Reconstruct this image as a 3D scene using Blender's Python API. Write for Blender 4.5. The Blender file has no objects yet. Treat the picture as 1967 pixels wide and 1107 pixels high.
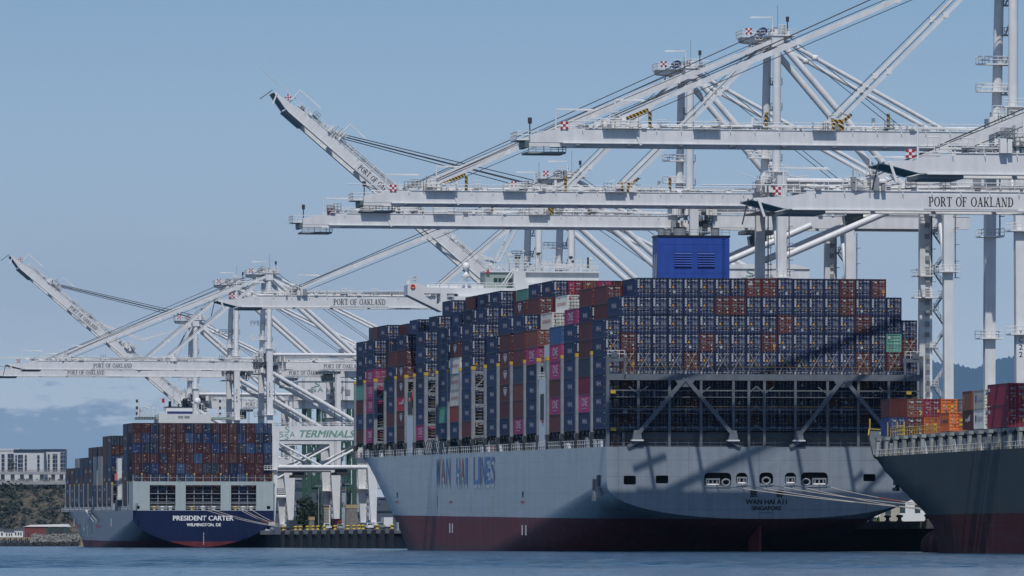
import bpy, bmesh, math, random
import numpy as np
from mathutils import Vector, Matrix

R = math.radians
S = bpy.context.scene
COL = S.collection

# ------------------------------------------------------------------ camera, sky, sun, exposure
F_PX, CX, CY, HORIZ, CAM_H = 13180.0, 983.5, 553.5, 1042.0, 1.5      # focal length in photo pixels, horizon row, eye height
cam_d = bpy.data.cameras.new('camera')
cam = bpy.data.objects.new('camera', cam_d)
COL.objects.link(cam)
cam.location = (0, 0, CAM_H)
cam.rotation_euler = (R(90), 0, 0)
cam_d.sensor_width = 36.0
cam_d.lens = F_PX / 1967.0 * 36.0
cam_d.shift_y = (HORIZ - CY) / 1967.0
cam_d.clip_start = 1.0
cam_d.clip_end = 90000.0
S.camera = cam

AX = R(9.0)                                            # heading of the quay and of the ships, to the left of straight ahead
U2 = Vector((-math.sin(AX), math.cos(AX), 0))          # along the quay, away from the camera
N2 = Vector((math.cos(AX), math.sin(AX), 0))           # towards the land

SUN_EL, SUN_SIDE = R(56.4), R(14.8)
sdir = (-U2 * math.cos(SUN_SIDE) - N2 * math.sin(SUN_SIDE)) * math.cos(SUN_EL) + Vector((0, 0, math.sin(SUN_EL)))
sun_d = bpy.data.lights.new('sun', 'SUN')
sun_d.energy = 3.2
sun_d.angle = R(0.53)
sun_d.color = (1.0, 0.965, 0.91)
sun = bpy.data.objects.new('sun', sun_d)
COL.objects.link(sun)
sun.location = (0, 0, 300)
sun.rotation_euler = sdir.to_track_quat('Z', 'Y').to_euler()

W = bpy.data.worlds.new('World')
S.world = W
W.use_nodes = True
wn, wl = W.node_tree.nodes, W.node_tree.links
wn.clear()
w_out = wn.new('ShaderNodeOutputWorld')
w_bg = wn.new('ShaderNodeBackground')
w_sky = wn.new('ShaderNodeTexSky')
w_sky.sky_type = 'NISHITA'
w_sky.sun_disc = False
w_sky.sun_elevation = SUN_EL
w_sky.sun_rotation = math.atan2(sdir.x, sdir.y)
w_sky.altitude = 0
w_sky.air_density = 1.0
w_sky.dust_density = 0.3
w_sky.ozone_density = 3.0
w_bg.inputs['Strength'].default_value = 0.08

def wnode(t, **kw):
    n = wn.new(t)
    for k, v in kw.items():
        setattr(n, k, v)
    return n
def wmath(op, a, b=None, clamp=False):
    n = wnode('ShaderNodeMath', operation=op, use_clamp=clamp)
    for i, v in enumerate((a, b)):
        if v is None:
            continue
        if isinstance(v, (int, float)):
            n.inputs[i].default_value = v
        else:
            wl.new(v, n.inputs[i])
    return n.outputs[0]
def wmix(f, a, b, mode='MIX'):
    n = wnode('ShaderNodeMix', data_type='RGBA', blend_type=mode)
    if isinstance(f, (int, float)):
        n.inputs[0].default_value = f
    else:
        wl.new(f, n.inputs[0])
    for i, v in ((6, a), (7, b)):
        if isinstance(v, tuple):
            n.inputs[i].default_value = v
        else:
            wl.new(v, n.inputs[i])
    return n.outputs[2]
w_tc = wnode('ShaderNodeTexCoord')
w_sep = wnode('ShaderNodeSeparateXYZ')
wl.new(w_tc.outputs['Generated'], w_sep.inputs[0])
# clear marine air: the low sky is bluer and dimmer than a dry clear-air sky; a ramp on the elevation colours it
w_ramp = wnode('ShaderNodeValToRGB')
wl.new(w_sep.outputs['Z'], w_ramp.inputs[0])
cr = w_ramp.color_ramp
cr.elements[0].position = 0.0
cr.elements[0].color = SKY_LOW = (1.095, 1.258, 1.785, 1)
cr.elements[1].position = 0.5
cr.elements[1].color = (1.0, 1.0, 1.05, 1)
for p_, c_ in ((0.018, (1.161, 1.273, 1.705, 1)), (0.04, (1.034, 1.050, 1.296, 1)), (0.078, (0.764, 0.855, 1.064, 1)), (0.2, (0.7, 0.8, 1.0, 1))):
    e_ = cr.elements.new(p_)
    e_.color = c_
sky_c = wmix(1.0, w_sky.outputs[0], w_ramp.outputs[0], 'MULTIPLY')
# thin high cloud and a low bank of marine cloud to the west
w_map = wnode('ShaderNodeMapping')
w_map.inputs['Scale'].default_value = (1, 1, 3.2)
wl.new(w_tc.outputs['Generated'], w_map.inputs[0])
w_n1 = wnode('ShaderNodeTexNoise')
w_n1.inputs['Scale'].default_value = 85.0
w_n1.inputs['Detail'].default_value = 6.0
w_n1.inputs['Roughness'].default_value = 0.55
wl.new(w_map.outputs[0], w_n1.inputs['Vector'])
w_n2 = wnode('ShaderNodeTexNoise')
w_n2.inputs['Scale'].default_value = 330.0
w_n2.inputs['Detail'].default_value = 5.0
wl.new(w_map.outputs[0], w_n2.inputs['Vector'])
el = w_sep.outputs['Z']
az = wmath('DIVIDE', w_sep.outputs['X'], w_sep.outputs['Y'])
nz = wmath('ADD', wmath('MULTIPLY', wmath('SUBTRACT', w_n1.outputs[0], 0.5), 0.017), wmath('MULTIPLY', wmath('SUBTRACT', w_n2.outputs[0], 0.5), 0.010))
bank = wmath('DIVIDE', wmath('SUBTRACT', wmath('ADD', nz, 0.0218), el), 0.0032, True)          # 1 below the bank's ragged top
west = wmath('DIVIDE', wmath('SUBTRACT', -0.043, az), 0.016, True)
bank = wmath('MULTIPLY', wmath('MULTIPLY', bank, west), 0.75)
sky_c = wmix(bank, sky_c, (2.35, 3.5, 5.1, 1))
veil = wmath('SUBTRACT', 1.0, wmath('ABSOLUTE', wmath('DIVIDE', wmath('SUBTRACT', el, wmath('ADD', 0.036, nz)), 0.020)), True)
veil = wmath('MULTIPLY', veil, wmath('DIVIDE', wmath('SUBTRACT', wmath('ADD', 0.02, wmath('MULTIPLY', nz, 1.5)), az), 0.05, True))
veil = wmath('MULTIPLY', veil, 0.30)
sky_c = wmix(veil, sky_c, (5.0, 5.6, 6.5, 1))
wl.new(sky_c, w_bg.inputs['Color'])
wl.new(w_bg.outputs[0], w_out.inputs['Surface'])

S.view_settings.view_transform = 'Standard'
S.view_settings.look = 'None'
S.view_settings.exposure = 0.0
S.view_settings.gamma = 1.0
S.view_settings.use_curve_mapping = False
S.cycles.max_bounces = 6
S.cycles.volume_bounces = 0
S.cycles.use_denoising = True

# ------------------------------------------------------------------ helpers
rng = random.Random(7)

def tag(o, label=None, cat=None, group=None, kind=None):
    if label: o['label'] = label
    if cat: o['category'] = cat
    if group: o['group'] = group
    if kind: o['kind'] = kind
    return o

def empty(name, loc, rz=0.0, rx=0.0):
    o = bpy.data.objects.new(name, None)
    COL.objects.link(o)
    o.location = loc
    o.rotation_euler = (rx, 0, rz)
    o.empty_display_size = 2
    return o

def along(x_m, Y):
    """the point of the crane rail's line at depth Y, x_m metres towards the land from it"""
    t = (Y - 1088.0) / math.cos(AX)
    return Vector((71, 1088, 0)) + U2 * t + N2 * x_m

def at(px, py, Y):
    return Vector(((px - CX) * Y / F_PX, Y, CAM_H + (HORIZ - py) * Y / F_PX))

class MB:
    """collects polygons and builds them as one mesh object"""
    def __init__(self):
        self.v, self.f, self.m, self.s, self.mats = [], [], [], [], []
    def mi(self, mat):
        if mat not in self.mats:
            self.mats.append(mat)
        return self.mats.index(mat)
    def poly(self, pts, mat, smooth=False):
        b = len(self.v)
        self.v += [tuple(p) for p in pts]
        self.f.append(tuple(range(b, b + len(pts))))
        self.m.append(self.mi(mat)); self.s.append(smooth)
    def faces(self, verts, faces, mat, smooth=False):
        b = len(self.v)
        self.v += [tuple(p) for p in verts]
        k = self.mi(mat)
        for f in faces:
            self.f.append(tuple(i + b for i in f)); self.m.append(k); self.s.append(smooth)
    def box(self, x0, x1, y0, y1, z0, z1, mat):
        v = [(x0,y0,z0),(x1,y0,z0),(x1,y1,z0),(x0,y1,z0),(x0,y0,z1),(x1,y0,z1),(x1,y1,z1),(x0,y1,z1)]
        self.faces(v, [(0,3,2,1),(4,5,6,7),(0,1,5,4),(1,2,6,5),(2,3,7,6),(3,0,4,7)], mat)
    def cbox(self, c, sx, sy, sz, mat):
        self.box(c[0]-sx/2, c[0]+sx/2, c[1]-sy/2, c[1]+sy/2, c[2]-sz/2, c[2]+sz/2, mat)
    def frame(self, p0, p1):
        d = Vector(p1) - Vector(p0)
        n = d.normalized()
        a = Vector((0, 0, 1)) if abs(n.z) < 0.95 else Vector((1, 0, 0))
        x = n.cross(a).normalized()
        return n, x, x.cross(n).normalized()
    def bar(self, p0, p1, w, h, mat, w1=None, h1=None):
        """a rectangular bar; w across (horizontal), h in the vertical plane; may taper to w1, h1"""
        n, x, y = self.frame(p0, p1)
        w1 = w if w1 is None else w1; h1 = h if h1 is None else h1
        v = []
        for p, a, b in ((Vector(p0), w, h), (Vector(p1), w1, h1)):
            v += [p - x*a/2 - y*b/2, p + x*a/2 - y*b/2, p + x*a/2 + y*b/2, p - x*a/2 + y*b/2]
        self.faces(v, [(0,3,2,1),(4,5,6,7),(0,1,5,4),(1,2,6,5),(2,3,7,6),(3,0,4,7)], mat)
    def tube(self, p0, p1, r, mat, n=10, r1=None, caps=True):
        d, x, y = self.frame(p0, p1)
        r1 = r if r1 is None else r1
        v = []
        for p, q in ((Vector(p0), r), (Vector(p1), r1)):
            v += [p + x*q*math.cos(2*math.pi*i/n) + y*q*math.sin(2*math.pi*i/n) for i in range(n)]
        self.faces(v, [(i, (i+1) % n, n+(i+1) % n, n+i) for i in range(n)], mat, True)
        if caps:
            self.faces(v, [tuple(range(n-1, -1, -1)), tuple(range(n, 2*n))], mat)
    def path(self, pts, r, mat, n=6):
        for a, b in zip(pts[:-1], pts[1:]):
            self.tube(a, b, r, mat, n, caps=False)
    def prism(self, prof, y0, y1, mat, axis='y'):
        """a convex outline in the (x, z) plane pushed from y0 to y1 (or, axis 'x', an outline in (y, z) pushed along x)"""
        n = len(prof)
        if axis == 'y':
            v = [(a, y0, b) for a, b in prof] + [(a, y1, b) for a, b in prof]
        elif axis == 'x':
            v = [(y0, a, b) for a, b in prof] + [(y1, a, b) for a, b in prof]
        else:
            v = [(a, b, y0) for a, b in prof] + [(a, b, y1) for a, b in prof]
        self.faces(v, [tuple(range(n)), tuple(range(2*n-1, n-1, -1))] + [(i, n+i, n+(i+1) % n, (i+1) % n) for i in range(n)], mat)
    def rail(self, p0, p1, mat, h=1.1, step=2.4, t=0.095):
        p0, p1 = Vector(p0), Vector(p1)
        L = (p1 - p0).length
        k = max(1, int(round(L / step)))
        for i in range(k + 1):
            p = p0.lerp(p1, i / k)
            self.tube(p, p + Vector((0, 0, h)), t*0.6, mat, 4, caps=False)
        for z in (h, h*0.52):
            self.tube(p0 + Vector((0, 0, z)), p1 + Vector((0, 0, z)), t*0.55, mat, 4, caps=False)
    def lathe(self, c, prof, mat, n=14, smooth=True):
        v = []
        for r, z in prof:
            v += [(c[0] + r*math.cos(2*math.pi*i/n), c[1] + r*math.sin(2*math.pi*i/n), c[2] + z) for i in range(n)]
        f = []
        for k in range(len(prof)-1):
            f += [(k*n+i, k*n+(i+1) % n, (k+1)*n+(i+1) % n, (k+1)*n+i) for i in range(n)]
        self.faces(v, f, mat, smooth)
    def shape2d(self, polys, o, ex, ez, sx, sz, mat):
        """flat glyph polygons [(x, y), ...] laid out from o along ex (scaled sx) and ez (scaled sz)"""
        o, ex, ez = Vector(o), Vector(ex), Vector(ez)
        for p in polys:
            self.poly([o + ex*(a*sx) + ez*(b*sz) for a, b in p], mat)
    def build(self, name, parent=None, loc=None, data_only=False):
        me = bpy.data.meshes.new(name)
        me.from_pydata([tuple(map(float, p)) for p in self.v], [], self.f)
        for m in self.mats:
            me.materials.append(m)
        me.polygons.foreach_set('material_index', self.m)
        me.polygons.foreach_set('use_smooth', self.s)
        me.update()
        if data_only:
            return me
        return link(name, me, parent, loc)

def link(name, me, parent=None, loc=None):
    o = bpy.data.objects.new(name, me)
    COL.objects.link(o)
    if parent is not None:
        o.parent = parent
    if loc is not None:
        o.location = loc
    return o

# ------------------------------------------------------------------ lettering
_fontcache = {}
def font_polys(txt):
    """outline polygons of a string in Blender's built-in face, scaled to x from 0 to 1, cap height 0 to 1"""
    if txt in _fontcache:
        return _fontcache[txt]
    cu = bpy.data.curves.new('lettering', 'FONT')
    cu.body = txt
    cu.resolution_u = 3
    ob = bpy.data.objects.new('lettering', cu)
    COL.objects.link(ob)
    dg = bpy.context.evaluated_depsgraph_get()
    me = ob.evaluated_get(dg).to_mesh()
    vs = [(v.co.x, v.co.y) for v in me.vertices]
    ps = [[vs[i] for i in p.vertices] for p in me.polygons]
    ob.evaluated_get(dg).to_mesh_clear()
    bpy.data.objects.remove(ob)
    bpy.data.curves.remove(cu)
    if vs:
        x0, x1 = min(a for a, b in vs), max(a for a, b in vs)
        y0, y1 = min(b for a, b in vs), max(b for a, b in vs)
        sx, sy = max(x1-x0, 1e-6), max(y1-y0, 1e-6)
        ps = [[((a-x0)/sx, (b-y0)/sy) for a, b in p] for p in ps]
    _fontcache[txt] = ps
    return ps

def _st(x0, y0, x1, y1, w):
    """a slanted stem whose ends are cut level"""
    return [(x0-w/2, y0), (x0+w/2, y0), (x1+w/2, y1), (x1-w/2, y1)]
def _bx(x0, x1, y0, y1):
    return [(x0, y0), (x1, y0), (x1, y1), (x0, y1)]
def _ring(cx, cy, rx, ry, wv, wh, a0, a1, n=14):
    out = []
    for i in range(n):
        t0, t1 = R(a0 + (a1-a0)*i/n), R(a0 + (a1-a0)*(i+1)/n)
        out.append([(cx+rx*math.cos(t0), cy+ry*math.sin(t0)), (cx+rx*math.cos(t1), cy+ry*math.sin(t1)),
                    (cx+(rx-wv)*math.cos(t1), cy+(ry-wh)*math.sin(t1)), (cx+(rx-wv)*math.cos(t0), cy+(ry-wh)*math.sin(t0))])
    return out
_T, _H = 0.17, 0.07
SERIF = {
 'P': (0.68, [_bx(.08,.08+_T,0,1), _bx(0,.34,0,_H), _bx(0,.3,1-_H,1), _bx(.25,.36,1-_H,1), _bx(.25,.36,.44,.44+_H)] + _ring(.36,.72,.3,.28,.16,_H,-90,90)),
 'O': (0.84, _ring(.42,.5,.42,.51,.17,.06,0,360,26)),
 'R': (0.80, [_bx(.08,.08+_T,0,1), _bx(0,.34,0,_H), _bx(0,.3,1-_H,1), _bx(.25,.36,1-_H,1), _bx(.25,.36,.46,.46+_H), _st(.38,.5,.68,0,.18), _bx(.58,.82,0,_H)] + _ring(.36,.735,.28,.265,.16,_H,-90,90)),
 'T': (0.74, [_bx(.285,.285+_T,0,1), _bx(.2,.54,0,_H), _bx(.02,.72,1-_H,1), _bx(.02,.07,.76,1), _bx(.67,.72,.76,1)]),
 'F': (0.66, [_bx(.08,.08+_T,0,1), _bx(0,.34,0,_H), _bx(0,.62,1-_H,1), _bx(.57,.62,.76,1), _bx(.25,.46,.5,.5+_H), _bx(.42,.47,.4,.66)]),
 'A': (0.82, [_st(.14,0,.4,1,.07), _st(.66,0,.42,1,.18), _bx(.2,.58,.3,.3+_H), _bx(0,.26,0,_H), _bx(.52,.82,0,_H)]),
 'K': (0.82, [_bx(.08,.08+_T,0,1), _bx(0,.34,0,_H), _bx(0,.34,1-_H,1), _st(.28,.38,.64,1,.08), _st(.66,0,.36,.58,.18), _bx(.54,.82,0,_H), _bx(.52,.76,1-_H,1)]),
 'L': (0.66, [_bx(.08,.08+_T,0,1), _bx(0,.34,1-_H,1), _bx(0,.62,0,_H), _bx(.57,.62,0,.26)]),
 'N': (0.86, [_bx(.12,.19,0,1), _bx(.67,.74,0,1), _st(.66,0,.16,1,.18), _bx(.02,.29,0,_H), _bx(0,.2,1-_H,1), _bx(.57,.84,1-_H,1)]),
 'D': (0.80, [_bx(.08,.08+_T,0,1), _bx(0,.36,0,_H), _bx(0,.36,1-_H,1)] + _ring(.34,.5,.42,.5,.17,_H,-90,90,16)),
 ' ': (0.42, []),
}
def serif_polys(txt):
    x, out = 0.0, []
    for ch in txt:
        w, ps = SERIF[ch]
        out += [[(a + x, b) for a, b in p] for p in ps]
        x += w + 0.07
    x -= 0.07
    return [[(a/x, b) for a, b in p] for p in out]

# ------------------------------------------------------------------ materials
MATS = {}
def mat(name, col, rough=0.55, metal=0.0, var=0.0, vscale=0.4, streak=0.0, spec=0.4, bump=0.0):
    """painted or plain surface: base colour with soft worn variation and vertical weather streaks"""
    if name in MATS:
        return MATS[name]
    m = bpy.data.materials.new(name)
    m.use_nodes = True
    nt = m.node_tree
    b = nt.nodes['Principled BSDF']
    b.inputs['Base Color'].default_value = (*col, 1)
    b.inputs['Roughness'].default_value = rough
    b.inputs['Metallic'].default_value = metal
    b.inputs['Specular IOR Level'].default_value = spec
    if var or streak:
        tc = nt.nodes.new('ShaderNodeTexCoord')
        n1 = nt.nodes.new('ShaderNodeTexNoise')
        n1.inputs['Scale'].default_value = vscale
        n1.inputs['Detail'].default_value = 5
        nt.links.new(tc.outputs['Object'], n1.inputs['Vector'])
        mp = nt.nodes.new('ShaderNodeMapping')
        mp.inputs['Scale'].default_value = (1.1, 1.1, 0.06)
        nt.links.new(tc.outputs['Object'], mp.inputs[0])
        n2 = nt.nodes.new('ShaderNodeTexNoise')
        n2.inputs['Scale'].default_value = 1.0
        n2.inputs['Detail'].default_value = 6
        nt.links.new(mp.outputs[0], n2.inputs['Vector'])
        r1 = nt.nodes.new('ShaderNodeMapRange')
        r1.inputs[1].default_value, r1.inputs[2].default_value = 0.3, 0.7
        r1.inputs[3].default_value, r1.inputs[4].default_value = 1 - var, 1 + var
        nt.links.new(n1.outputs[0], r1.inputs[0])
        r2 = nt.nodes.new('ShaderNodeMapRange')
        r2.inputs[1].default_value, r2.inputs[2].default_value = 0.35, 0.75
        r2.inputs[3].default_value, r2.inputs[4].default_value = 1.0, 1 - streak
        nt.links.new(n2.outputs[0], r2.inputs[0])
        mu = nt.nodes.new('ShaderNodeMath'); mu.operation = 'MULTIPLY'
        nt.links.new(r1.outputs[0], mu.inputs[0]); nt.links.new(r2.outputs[0], mu.inputs[1])
        vm = nt.nodes.new('ShaderNodeVectorMath'); vm.operation = 'SCALE'
        vm.inputs[0].default_value = col
        nt.links.new(mu.outputs[0], vm.inputs['Scale'])
        nt.links.new(vm.outputs[0], b.inputs['Base Color'])
        if bump:
            bp = nt.nodes.new('ShaderNodeBump')
            bp.inputs['Strength'].default_value = bump
            bp.inputs['Distance'].default_value = 0.2
            nt.links.new(n1.outputs[0], bp.inputs['Height'])
            nt.links.new(bp.outputs[0], b.inputs['Normal'])
    MATS[name] = m
    return m

M_CRANE = mat('crane_white_paint', (0.68, 0.69, 0.695), 0.45, var=0.06, vscale=0.5, streak=0.13)
M_CRANE2 = mat('crane_walkway_steel', (0.72, 0.72, 0.71), 0.5, var=0.06)
M_GREY = mat('crane_grey_machinery', (0.24, 0.26, 0.28), 0.55, var=0.1)
M_DARK = mat('dark_steel', (0.035, 0.04, 0.048), 0.6)
M_ROPE = mat('steel_rope', (0.05, 0.055, 0.065), 0.6)
M_BLACK = mat('black_lettering', (0.012, 0.014, 0.018), 0.6)
M_RED = mat('signal_red', (0.38, 0.03, 0.045), 0.5)
M_WHITE = mat('white_paint', (0.74, 0.75, 0.75), 0.5)
M_YEL = mat('safety_yellow', (0.50, 0.34, 0.04), 0.5)
M_GREEN = mat('sign_green', (0.17, 0.31, 0.25), 0.6, var=.25, vscale=1.5)
M_GLASS = mat('cab_glass', (0.02, 0.05, 0.055), 0.1, spec=0.7)
M_BLUEGR = mat('primer_green_grey', (0.10, 0.145, 0.145), 0.5)
M_LASH = mat('lashing_bridge_paint', (0.22, 0.245, 0.27), 0.55, var=0.14, vscale=0.8, streak=0.12)
M_DKGREY = mat('deck_dark_grey', (0.10, 0.115, 0.13), 0.6, var=0.2, vscale=0.6)  # one plain dark grey paint for decks, coamings and inner posts
M_BLUE = mat('funnel_blue', (0.024, 0.072, 0.34), 0.5, var=0.12, vscale=0.4, streak=0.22)
M_NAVY = mat('funnel_black', (0.008, 0.010, 0.022), 0.5)
M_ORANGE = mat('lifeboat_orange', (0.75, 0.11, 0.03), 0.4)
M_SHIPW = mat('ship_white_paint', (0.66, 0.68, 0.69), 0.45, var=0.05, vscale=0.3, streak=0.08)
M_CONC = mat('quay_concrete', (0.30, 0.29, 0.27), 0.85, var=0.18, vscale=0.5, streak=0.2)
M_ASPH = mat('yard_asphalt', (0.065, 0.066, 0.068), 0.9, var=0.2, vscale=0.1)
M_RUBBER = mat('fender_rubber', (0.012, 0.014, 0.018), 0.7)
M_LINE = mat('mooring_rope', (0.45, 0.42, 0.37), 0.8)
M_LINEO = mat('mooring_rope_orange', (0.42, 0.12, 0.05), 0.8)

# ------------------------------------------------------------------ container cranes
def clutter(mb, c, sx, sy, sz, n, mats, rg):
    """small machinery boxes, posts and handrails packed round a point"""
    for _ in range(n):
        x, y = c[0] + rg.uniform(-sx, sx)/2, c[1] + rg.uniform(-sy, sy)/2
        k = rg.random()
        m = rg.choice(mats)
        if k < 0.45:
            h = rg.uniform(0.25, 0.8)*sz
            w = rg.uniform(0.25, 0.9)
            mb.box(x-w/2, x+w/2, y-w/2, y+w/2, c[2], c[2]+h, m)
        elif k < 0.75:
            mb.tube((x, y, c[2]), (x, y, c[2]+rg.uniform(0.5, 1.25)*sz), 0.07, m, 5)
        elif k < 0.9:
            z = c[2] + rg.uniform(0.2, 1)*sz
            mb.tube((x, y, z), (x+rg.uniform(-.5,.5)*sx, y, z+rg.uniform(-.3,.3)*sz), 0.07, m, 5)
        else:
            z = c[2] + rg.uniform(0.2, .9)*sz
            mb.box(x-.7, x+.7, y-.5, y+.5, z, z+.08, m)
            mb.rail((x-.7, y-.5, z), (x+.7, y-.5, z), m, step=.7)

def checker(o, s=1.35):
    """red and white chequered marker board, facing the water's end"""
    mb = MB()
    mb.box(-s/2, s/2, 0, .08, 0, s, M_WHITE)
    k = s/3
    for i in range(3):
        for j in range(3):
            if (i + j) % 2 == 0:
                mb.box(-s/2+i*k, -s/2+(i+1)*k, -.03, .0, j*k, (j+1)*k, M_RED)
    return mb

def light_mast(mb, x, y, z, dirx=1, L=5.5, h=4.2):
    mb.tube((x, y, z), (x, y, z+h), .13, M_CRANE2, 6)
    mb.bar((x, y, z+h), (x+dirx*L, y, z+h-.15), .3, .22, M_CRANE2)
    mb.tube((x, y, z+h+.0), (x+dirx*L*.95, y, z+h+.0), .06, M_CRANE2, 4)

STRIPE = None
def stripe_mat():
    global STRIPE
    if STRIPE: return STRIPE
    m = bpy.data.materials.new('yellow_black_stripes'); m.use_nodes = True
    nt = m.node_tree; b = nt.nodes['Principled BSDF']
    tc = nt.nodes.new('ShaderNodeTexCoord'); w = nt.nodes.new('ShaderNodeTexWave')
    w.bands_direction = 'DIAGONAL'; w.inputs['Scale'].default_value = 0.85
    nt.links.new(tc.outputs['Object'], w.inputs['Vector'])
    r = nt.nodes.new('ShaderNodeValToRGB'); r.color_ramp.interpolation = 'CONSTANT'
    r.color_ramp.elements[0].color = (0.02, 0.02, 0.02, 1)
    r.color_ramp.elements[1].position = 0.5; r.color_ramp.elements[1].color = (0.42, 0.26, 0.03, 1)
    nt.links.new(w.outputs['Fac'], r.inputs[0]); nt.links.new(r.outputs[0], b.inputs['Base Color'])
    STRIPE = m
    return m

M_SHEAVE = mat('sheave_blue', (.015, .03, .12), .5)
CRANE_GROUP = 'white container cranes along the quay'
def make_crane(Y, kind, label, raised=0.0, code=None, sign=False, name_on_boom=True, seed=1, lower=True, house=True, LB=72.5):
    rg = random.Random(seed)
    tall = kind == 'tall'
    Zb = {'tall': 62.1, 'raised': 51.3, 'low': 44.0}[kind]
    Za = Zb + (31.0 if tall else 28.2)
    py0, py1 = (5.5, 4.6) if tall else (8.6, 6.6)
    a_out, a_in = (60.0, 25.0) if tall else (56.0, 26.0)
    hb = 1.0 if tall else 1.2                          # depth of the girder below the hinge line
    gy = 5.4 if tall else 3.9                          # half the spacing of the boom's two webs
    root = empty('container_crane', along(0, Y), AX)
    tag(root, label, 'crane', CRANE_GROUP)
    Zp = Zb - (20.5 if not tall else 42.0)                  # underside of the portal beam
    ly = 9.75
    # legs
    for sy in (-1, 1):
        for X, nm in ((0.0, 'waterside'), (30.5, 'landside')):
            mb = MB()
            top = Zb + (5.2 if X == 0 else 2.0)
            yb = ly + 1.4
            yp = ly + 1.4*(top-Zp)/(top-5)
            mb.bar((X, sy*yp, Zp), (X, sy*ly, top), 1.5, 1.65, M_CRANE)
            wide = 3.5
            dx = 1.0 if X == 0 else -1.0
            v = []
            for z, xa, xb, yy, hw in ((Zp+4.2, X-.82, X+(wide-.82), yp, .8), (Zp, X-.82, X+wide-.82, yp, .8), (7.2, X-.3, X+1.3, yb, .7)):
                if X > 0:
                    xa, xb = 2*X-xb, 2*X-xa
                v += [(xa, sy*yy-hw, z), (xb, sy*yy-hw, z), (xb, sy*yy+hw, z), (xa, sy*yy+hw, z)]
            if lower:
                f = [(0,1,2,3), (11,10,9,8)]
                for k in (0, 4):
                    f += [(k+i, k+4+i, k+4+(i+1) % 4, k+(i+1) % 4) for i in range(4)]
                mb.faces(v, f, M_CRANE)
                # gantry trucks
                mb.box(X-.9, X+.9, sy*yb-4.6, sy*yb+4.6, 6.3, 7.3, M_CRANE)
                for q in (-3.4, -1.2, 1.2, 3.4):
                    mb.box(X-.5, X+.5, sy*yb+q-.85, sy*yb+q+.85, 5.2, 6.4, M_GREY)
            else:
                mb.bar((X, sy*yp, Zp), (X, sy*yb, 7), 1.5, 1.65, M_CRANE)
            # platforms with handrails round the leg
            for z in (Zb-13.2, Zb-29) if X == 0 else (Zb-12.0,):
                if z < 14: continue
                yy = sy*(ly + 1.4*(top-z)/(top-5))
                mb.box(X-1.9, X+1.9, yy-1.7, yy+1.7, z, z+.22, M_CRANE2)
                mb.rail((X-1.9, yy-1.7, z+.2), (X+1.9, yy-1.7, z+.2), M_CRANE2, step=.95)
                mb.rail((X-1.9, yy+1.7, z+.2), (X+1.9, yy+1.7, z+.2), M_CRANE2, step=.95)
            # cat ladder
            xl = X + 1.35
            for o_ in (-.28, .28):
                mb.tube((xl, sy*ly-.6+o_, Zb-13), (xl, sy*ly-.6+o_, Zb-1), .06, M_GREY, 4)
            for k in range(12):
                mb.tube((xl, sy*ly-.95, Zb-13+k), (xl, sy*ly-.25, Zb-13+k), .06, M_GREY, 4)
                if k % 3 == 0:
                    mb.box(xl-.1, xl+.7, sy*ly-1.0, sy*ly-.2, Zb-13+k, Zb-12.9+k, M_GREY)
            leg = mb.build('leg', root)
            if code and X == 0 and sy == -1:
                t = MB()
                z = Zb - 28.2 if tall else Zb - 3.8
                for ch in code:
                    t.shape2d(font_polys(ch), (X-.42 if ch != '1' else X-.26, -(ly+1.4*(top-z)/(top-5))-.79, z-.8), (1,0,0), (0,0,1), .58 if ch != '1' else .26, .8, M_BLACK)
                    z -= 1.12
                t.build('lettering', leg)
    # portal: cross beams, sign beam, tie tubes and bracing
    for sy in (-1, 1):
        yp = ly + .5
        mb = MB()
        mb.box(0.85, 29.65, sy*yp-.7, sy*yp+.7, Zp+.2, Zp+4.2, M_CRANE)
        mb.rail((1, sy*yp-.6, Zp+4.2), (29.5, sy*yp-.6, Zp+4.2), M_CRANE2, step=1.8)
        bm_ = mb.build('portal_beam', root)
        if sign and sy == -1:
            t = MB()
            yf = -yp - .74
            t_ = 'TERMINALS'
            def italic(ps, k=.25): return [[(a + b*k*.15, b) for a, b in p] for p in ps]
            for q in (-.12, 0, .12): t.shape2d(italic(font_polys(t_)), (8.2+q, yf-.004*q, Zp+1.0+q*.6), (1,0,0), (0,0,1), 16.0, 2.0, M_GREEN)
            for ch, x, z, w, h in (('S', 2.6, Zp+1.0, 1.35, 1.6), ('S', 4.3, Zp+2.3, 1.35, 1.8), ('A', 5.7, Zp+1.0, 1.5, 1.6), ('S', 4.2, Zp+.3, 1.2, 1.6)):
                t.shape2d(font_polys(ch), (x, yf, z), (1,0,0), (0,0,1), w, h, M_GREEN)
            t.build('lettering', bm_)
        mb = MB()
        mb.tube((1, sy*(ly+.9), Zp-7.6), (30, sy*(ly+.9), Zp-7.6), .62, M_CRANE, 12)
        mb.tube((2.5, sy*(ly+.6), Zp-.6), (15, sy*(ly+.8), Zp-7.3), .36, M_CRANE, 8)
        mb.tube((28, sy*(ly+.6), Zp-.6), (15.5, sy*(ly+.8), Zp-7.3), .36, M_CRANE, 8)
        mb.build('tie_tube', root)
        # long diagonal brace
        mb = MB()
        if tall:
            mb.tube((.8, sy*ly, Zb-9.2), (23, sy*ly, Zb+.4), .62, M_CRANE, 12)
            mb.tube((.6, sy*ly, Zb-10.6), (.6, sy*ly, Zb-9), .3, M_CRANE, 6)
        else:
            mb.tube((.8, sy*ly, Zb-1.0), (29, sy*ly, Zp+3.2), .62, M_CRANE, 12)
        mb.build('brace', root)
        mb = MB()
        mb.tube((1.0, sy*(ly-.1), Zb+4.3), (32 if not tall else 19, sy*(ly-.1), Zb+4.3), .5, M_CRANE, 12)
        mb.build('upper_tie_tube', root)
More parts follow.
